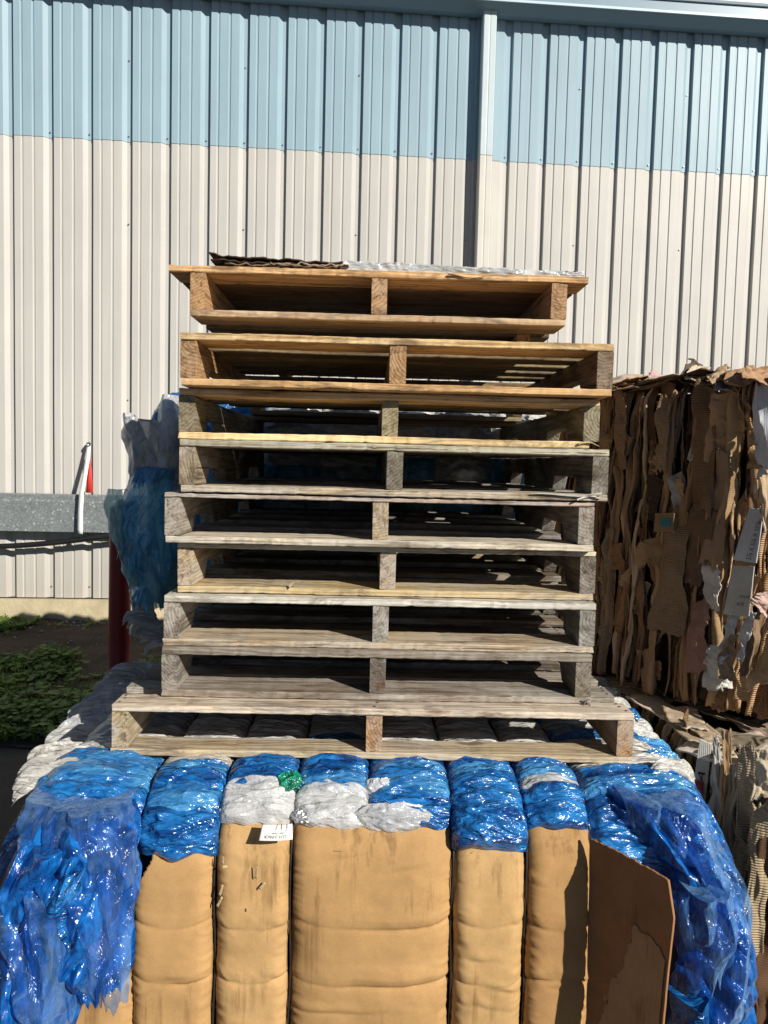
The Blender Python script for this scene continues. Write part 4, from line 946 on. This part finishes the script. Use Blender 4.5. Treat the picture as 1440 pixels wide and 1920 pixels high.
UB, s_up, W_up, L_up = cbale('tall upper bale of brown shaded cardboard sheets, right of the pallet stack', (.70, 2.98), (1.215, 2.22), .95, .70, 1.735, 76, 300, BR, wmin=.008, wmax=.042, out=.05, npc=60)
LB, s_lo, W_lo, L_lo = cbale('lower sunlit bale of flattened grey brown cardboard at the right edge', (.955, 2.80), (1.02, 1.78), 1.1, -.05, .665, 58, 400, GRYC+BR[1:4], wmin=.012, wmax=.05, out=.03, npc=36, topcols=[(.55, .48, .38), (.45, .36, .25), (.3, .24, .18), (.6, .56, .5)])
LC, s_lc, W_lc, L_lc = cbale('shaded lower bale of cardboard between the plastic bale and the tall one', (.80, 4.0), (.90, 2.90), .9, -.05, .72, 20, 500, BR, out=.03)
# large torn sheets sticking out of the upper bale
def yface(px, py, Wf, Ln, o):
    k = P(px, py, 1.)[0]; a = Wf(0., o, 0.); b = Wf(Ln, o, 0.)
    t = (k*a[1]-a[0])/((b[0]-a[0])-k*(b[1]-a[1])); return a[1]+t*(b[1]-a[1])
def bigsheet(pts, Yd, col, mat, parent, seed, label=None, name='torn_sheet', amp=.012):
    if parent is UB and name == 'torn_sheet': Yd = [yface(a, b, W_up, L_up, .055+.003*(seed % 7)+(.035 if amp < .001 else 0)) for a, b in pts]; amp = min(amp, .012)
    if parent is LB: Yd = [yface(a, b, W_lo, L_lo, .05+.004*(seed % 5)) for a, b in pts]; my = sum(Yd)/4; Yd = [my+.22*(q-my) for q in Yd]; amp = min(amp, .012)
    q = [P(a, b, Yd[k] if isinstance(Yd, (list, tuple)) else Yd) for k, (a, b) in enumerate(pts)]
    G = patch(q, 40, 60, amp, 7, seed, .05 if amp > .001 else .008)
    if amp > .001:
        u, v = np.meshgrid(np.linspace(0, 1, 40), np.linspace(0, 1, 60), indexing='ij'); n = np.cross(q[1]-q[0], q[3]-q[0]); n = n/np.linalg.norm(n)
        G = G+n*(.011*tri(u*1.7, v*3.5, seed)+.004*tri(u*4, v*9, seed+3))[..., None]
        G[..., 0] += .010*tri(v*5+seed, u*.4, seed+9)
    o = grid(name, G, mat, parent, .0035, color=col)
    if label: o['label'] = label
    return o, q
def quadfn(q, seed=0, amp=0):
    W_ = np.linalg.norm(np.asarray(q[1])-q[0]); H_ = np.linalg.norm(np.asarray(q[3])-q[0])
    def f(u, v):
        u = np.asarray(u, float)/W_; v = np.asarray(v, float)/H_
        return q[0]*((1-u)*(1-v))[..., None]+q[1]*(u*(1-v))[..., None]+q[2]*(u*v)[..., None]+q[3]*((1-u)*v)[..., None]
    return f, W_, H_
WHC = (.50, .52, .56)
# order of corners: bottom-left, bottom-right, top-right, top-left
bigsheet([(1300, 985), (1338, 1000), (1345, 735), (1302, 712)], 2.36, (.24, .145, .08), CORR, UB, 1, amp=.02)
bigsheet([(1268, 1085), (1312, 1100), (1350, 960), (1300, 940)], 2.30, (.16, .10, .06), SHEET, UB, 2)
bigsheet([(1215, 1180), (1282, 1195), (1290, 960), (1262, 945)], [2.38, 2.34, 2.36, 2.4], (.30, .20, .12), CORR, UB, 3)
bigsheet([(1312, 1060), (1352, 1060), (1368, 850), (1340, 840)], 2.26, (.30, .20, .13), SHEET, UB, 4, amp=.02)
bigsheet([(1290, 1260), (1322, 1262), (1330, 1120), (1300, 1130)], 2.24, (.30, .17, .13), SHEET, UB, 5, amp=.03)
bigsheet([(1324, 1140), (1350, 1146), (1352, 1070), (1312, 1055)], 2.20, (.55, .53, .50), PRINT, UB, 6)
_, q = bigsheet([(1374, 1050), (1418, 1056), (1432, 955), (1405, 952)], [2.14, 2.12, 2.16, 2.18], WHC, PRINT, UB, 7, 'white printed sheet with black measurements running up it', amp=0.0)
f_, W_, H_ = quadfn(q); text_on('printed_text', '5⅞ X 5⅞ X 32⅜', .024, INK, UB, f_, W_*.80, H_*.04, rad(84), .006, .72)
text_on('printed_text', 'IN', .016, INK, UB, f_, W_*1.02, H_*.72, rad(84), .006)
_, q = bigsheet([(1356, 1152), (1404, 1156), (1414, 1062), (1374, 1060)], [2.13, 2.11, 2.14, 2.15], (.48, .48, .46), PRINT, UB, 8, 'white sheet with two short lines of black numbers', amp=0.0)
f_, W_, H_ = quadfn(q); text_on('printed_text', 'P416402', .0125, INK, UB, f_, W_*.58, H_*.36, .03, .006, .8); text_on('printed_text', '4020', .0135, INK, UB, f_, W_*.50, H_*.21, .03, .006, .9)
bigsheet([(1412, 920), (1445, 915), (1450, 715), (1420, 722)], 2.13, (.55, .58, .64), PRINT, UB, 9, 'white sheet at the top near corner of the bale')
bigsheet([(1352, 1215), (1366, 1222), (1385, 1155), (1366, 1150)], 2.12, (.42, .44, .47), PRINT, UB, 10)
bigsheet([(1384, 1235), (1402, 1240), (1424, 1150), (1402, 1145)], 2.11, (.44, .46, .49), PRINT, UB, 11)
bigsheet([(1314, 1288), (1352, 1296), (1366, 1212), (1324, 1208)], [2.10, 2.08, 2.12, 2.14], (.50, .50, .48), PRINT, UB, 12)
bigsheet([(1338, 1268), (1372, 1272), (1380, 1190), (1366, 1190)], [2.03, 2.01, 2.08, 2.1], (.40, .28, .16), SHEET, UB, 13, name='jutting_sheet')
bigsheet([(1388, 1296), (1470, 1270), (1470, 1150), (1452, 1160)], [1.98, 1.9, 1.95, 2.0], (.46, .31, .17), SHEET, UB, 14, 'tan sheet jutting from the lower near corner', name='jutting_sheet')
bigsheet([(1380, 1265), (1400, 1270), (1450, 1140), (1435, 1130)], [2.0, 2.0, 2.05, 2.05], (.20, .13, .075), SHEET, UB, 15, name='jutting_sheet')
bigsheet([(1405, 1130), (1440, 1160), (1450, 1110), (1420, 1115)], 2.03, (.52, .38, .34), SHEET, UB, 16, amp=.03, name='jutting_sheet')
bigsheet([(1340, 1292), (1372, 1290), (1376, 1225), (1352, 1232)], 2.06, (.62, .61, .57), PRINT, UB, 21, amp=.01, name='jutting_sheet')
bigsheet([(1420, 900), (1436, 1000), (1448, 990), (1440, 880)], 2.05, (.5, .38, .24), SHEET, UB, 17, name='jutting_sheet')
o, q = bigsheet([(1226, 997), (1262, 998), (1264, 962), (1228, 962)], 2.35, (.26, .17, .10), SHEET, UB, 18, amp=.0)
f_, W_, H_ = quadfn(q); uu_, vv_ = np.meshgrid(np.linspace(.3*W_, .8*W_, 4), np.linspace(.3*H_, .72*H_, 4), indexing='ij'); g = f_(uu_, vv_); g[..., 1] -= .005
o = grid('teal_sticker', g, simple('teal_print', (.02, .16, .18), .6), UB)
bigsheet([(1148, 850), (1170, 860), (1172, 735), (1150, 722)], 2.75, (.36, .22, .13), CORR, UB, 19)
bigsheet([(1232, 880), (1252, 890), (1256, 745), (1234, 742)], 2.58, (.34, .22, .13), CORR, UB, 20)
for i, (x, y, w, h, a, cc) in enumerate([(1175, 712, 60, 16, -.1, (.5, .4, .32)), (1262, 706, 90, 12, .1, (.55, .38, .36)), (1296, 697, 26, 34, .5, (.10, .08, .06)), (1308, 700, 34, 20, .2, (.6, .5, .38)), (1350, 704, 40, 24, -.4, (.5, .36, .22)), (1386, 704, 60, 26, -.2, (.42, .26, .15)), (1425, 696, 50, 24, .3, (.44, .27, .16)), (1322, 722, 40, 26, -.5, (.62, .6, .56)), (1370, 722, 50, 22, .2, (.3, .28, .27)), (1215, 716, 80, 14, .05, (.45, .32, .24))]):
    ca, sa = math.cos(a), math.sin(a); Yq = 2.85-(x-1150)*.0024
    pts = [(x+(-w/2)*ca-(h/2)*sa, y+(-w/2)*sa+(h/2)*ca), (x+(w/2)*ca-(h/2)*sa, y+(w/2)*sa+(h/2)*ca), (x+(w/2)*ca+(h/2)*sa, y+(w/2)*sa-(h/2)*ca), (x-(w/2)*ca+(h/2)*sa, y-(w/2)*sa-(h/2)*ca)]
    bigsheet(pts, [Yq-.02, Yq-.02, Yq+.12, Yq+.12], cc, SHEET, UB, 60+i, amp=.02, name='torn_top_sheet')
# lower bale detail sheets
o, q = bigsheet([(1296, 1500), (1318, 1540), (1335, 1395), (1312, 1385)], [2.16, 2.10, 2.12, 2.18], (.60, .60, .58), PRINT, LB, 31, 'white printed sheet edge with black capital letters', amp=0)
f_, W_, H_ = quadfn(q); text_on('printed_text', 'CRA', .050, INK, LB, f_, W_*.75, H_*.10, rad(90), .006, .9)
bigsheet([(1326, 1560), (1350, 1570), (1352, 1392), (1338, 1380)], [2.1, 2.06, 2.1, 2.12], (.50, .51, .50), PRINT, LB, 32)
bigsheet([(1300, 1530), (1322, 1560), (1318, 1470), (1306, 1462)], [2.09, 2.06, 2.08, 2.12], (.42, .10, .12), PRINT, LB, 33)
bigsheet([(1345, 1600), (1358, 1600), (1372, 1370), (1352, 1375)], [2.04, 2.02, 2.06, 2.08], (.36, .24, .13), SHEET, LB, 34)
bigsheet([(1366, 1700), (1392, 1700), (1424, 1405), (1388, 1398)], [1.93, 1.90, 1.90, 1.95], (.42, .35, .26), CORR, LB, 35, 'ridged corrugated sheet standing proud of the bale', amp=.015)
bigsheet([(1388, 1840), (1428, 1850), (1450, 1520), (1412, 1505)], [1.83, 1.80, 1.80, 1.85], (.50, .39, .25), CORR, LB, 36, amp=.012)
bigsheet([(1350, 1690), (1372, 1700), (1392, 1430), (1368, 1440)], [1.98, 1.95, 1.96, 2.0], (.30, .26, .21), SHEET, LB, 37)
bigsheet([(1410, 1500), (1445, 1490), (1450, 1400), (1420, 1410)], [1.86, 1.84, 1.9, 1.92], (.5, .42, .3), SHEET, LB, 38, amp=.03)
o = grid('cardboard_offcut', patch([(.96, 1.50, -.045), (1.5, 1.42, -.045), (1.6, 1.95, -.02), (1.0, 1.9, -.02)], 30, 30, .012, 6, 5, .1), SHEET, None, .004, color=(.55, .47, .36)); tag(o, 'flat piece of pale cardboard on the ground beside the lower right bale', 'cardboard')
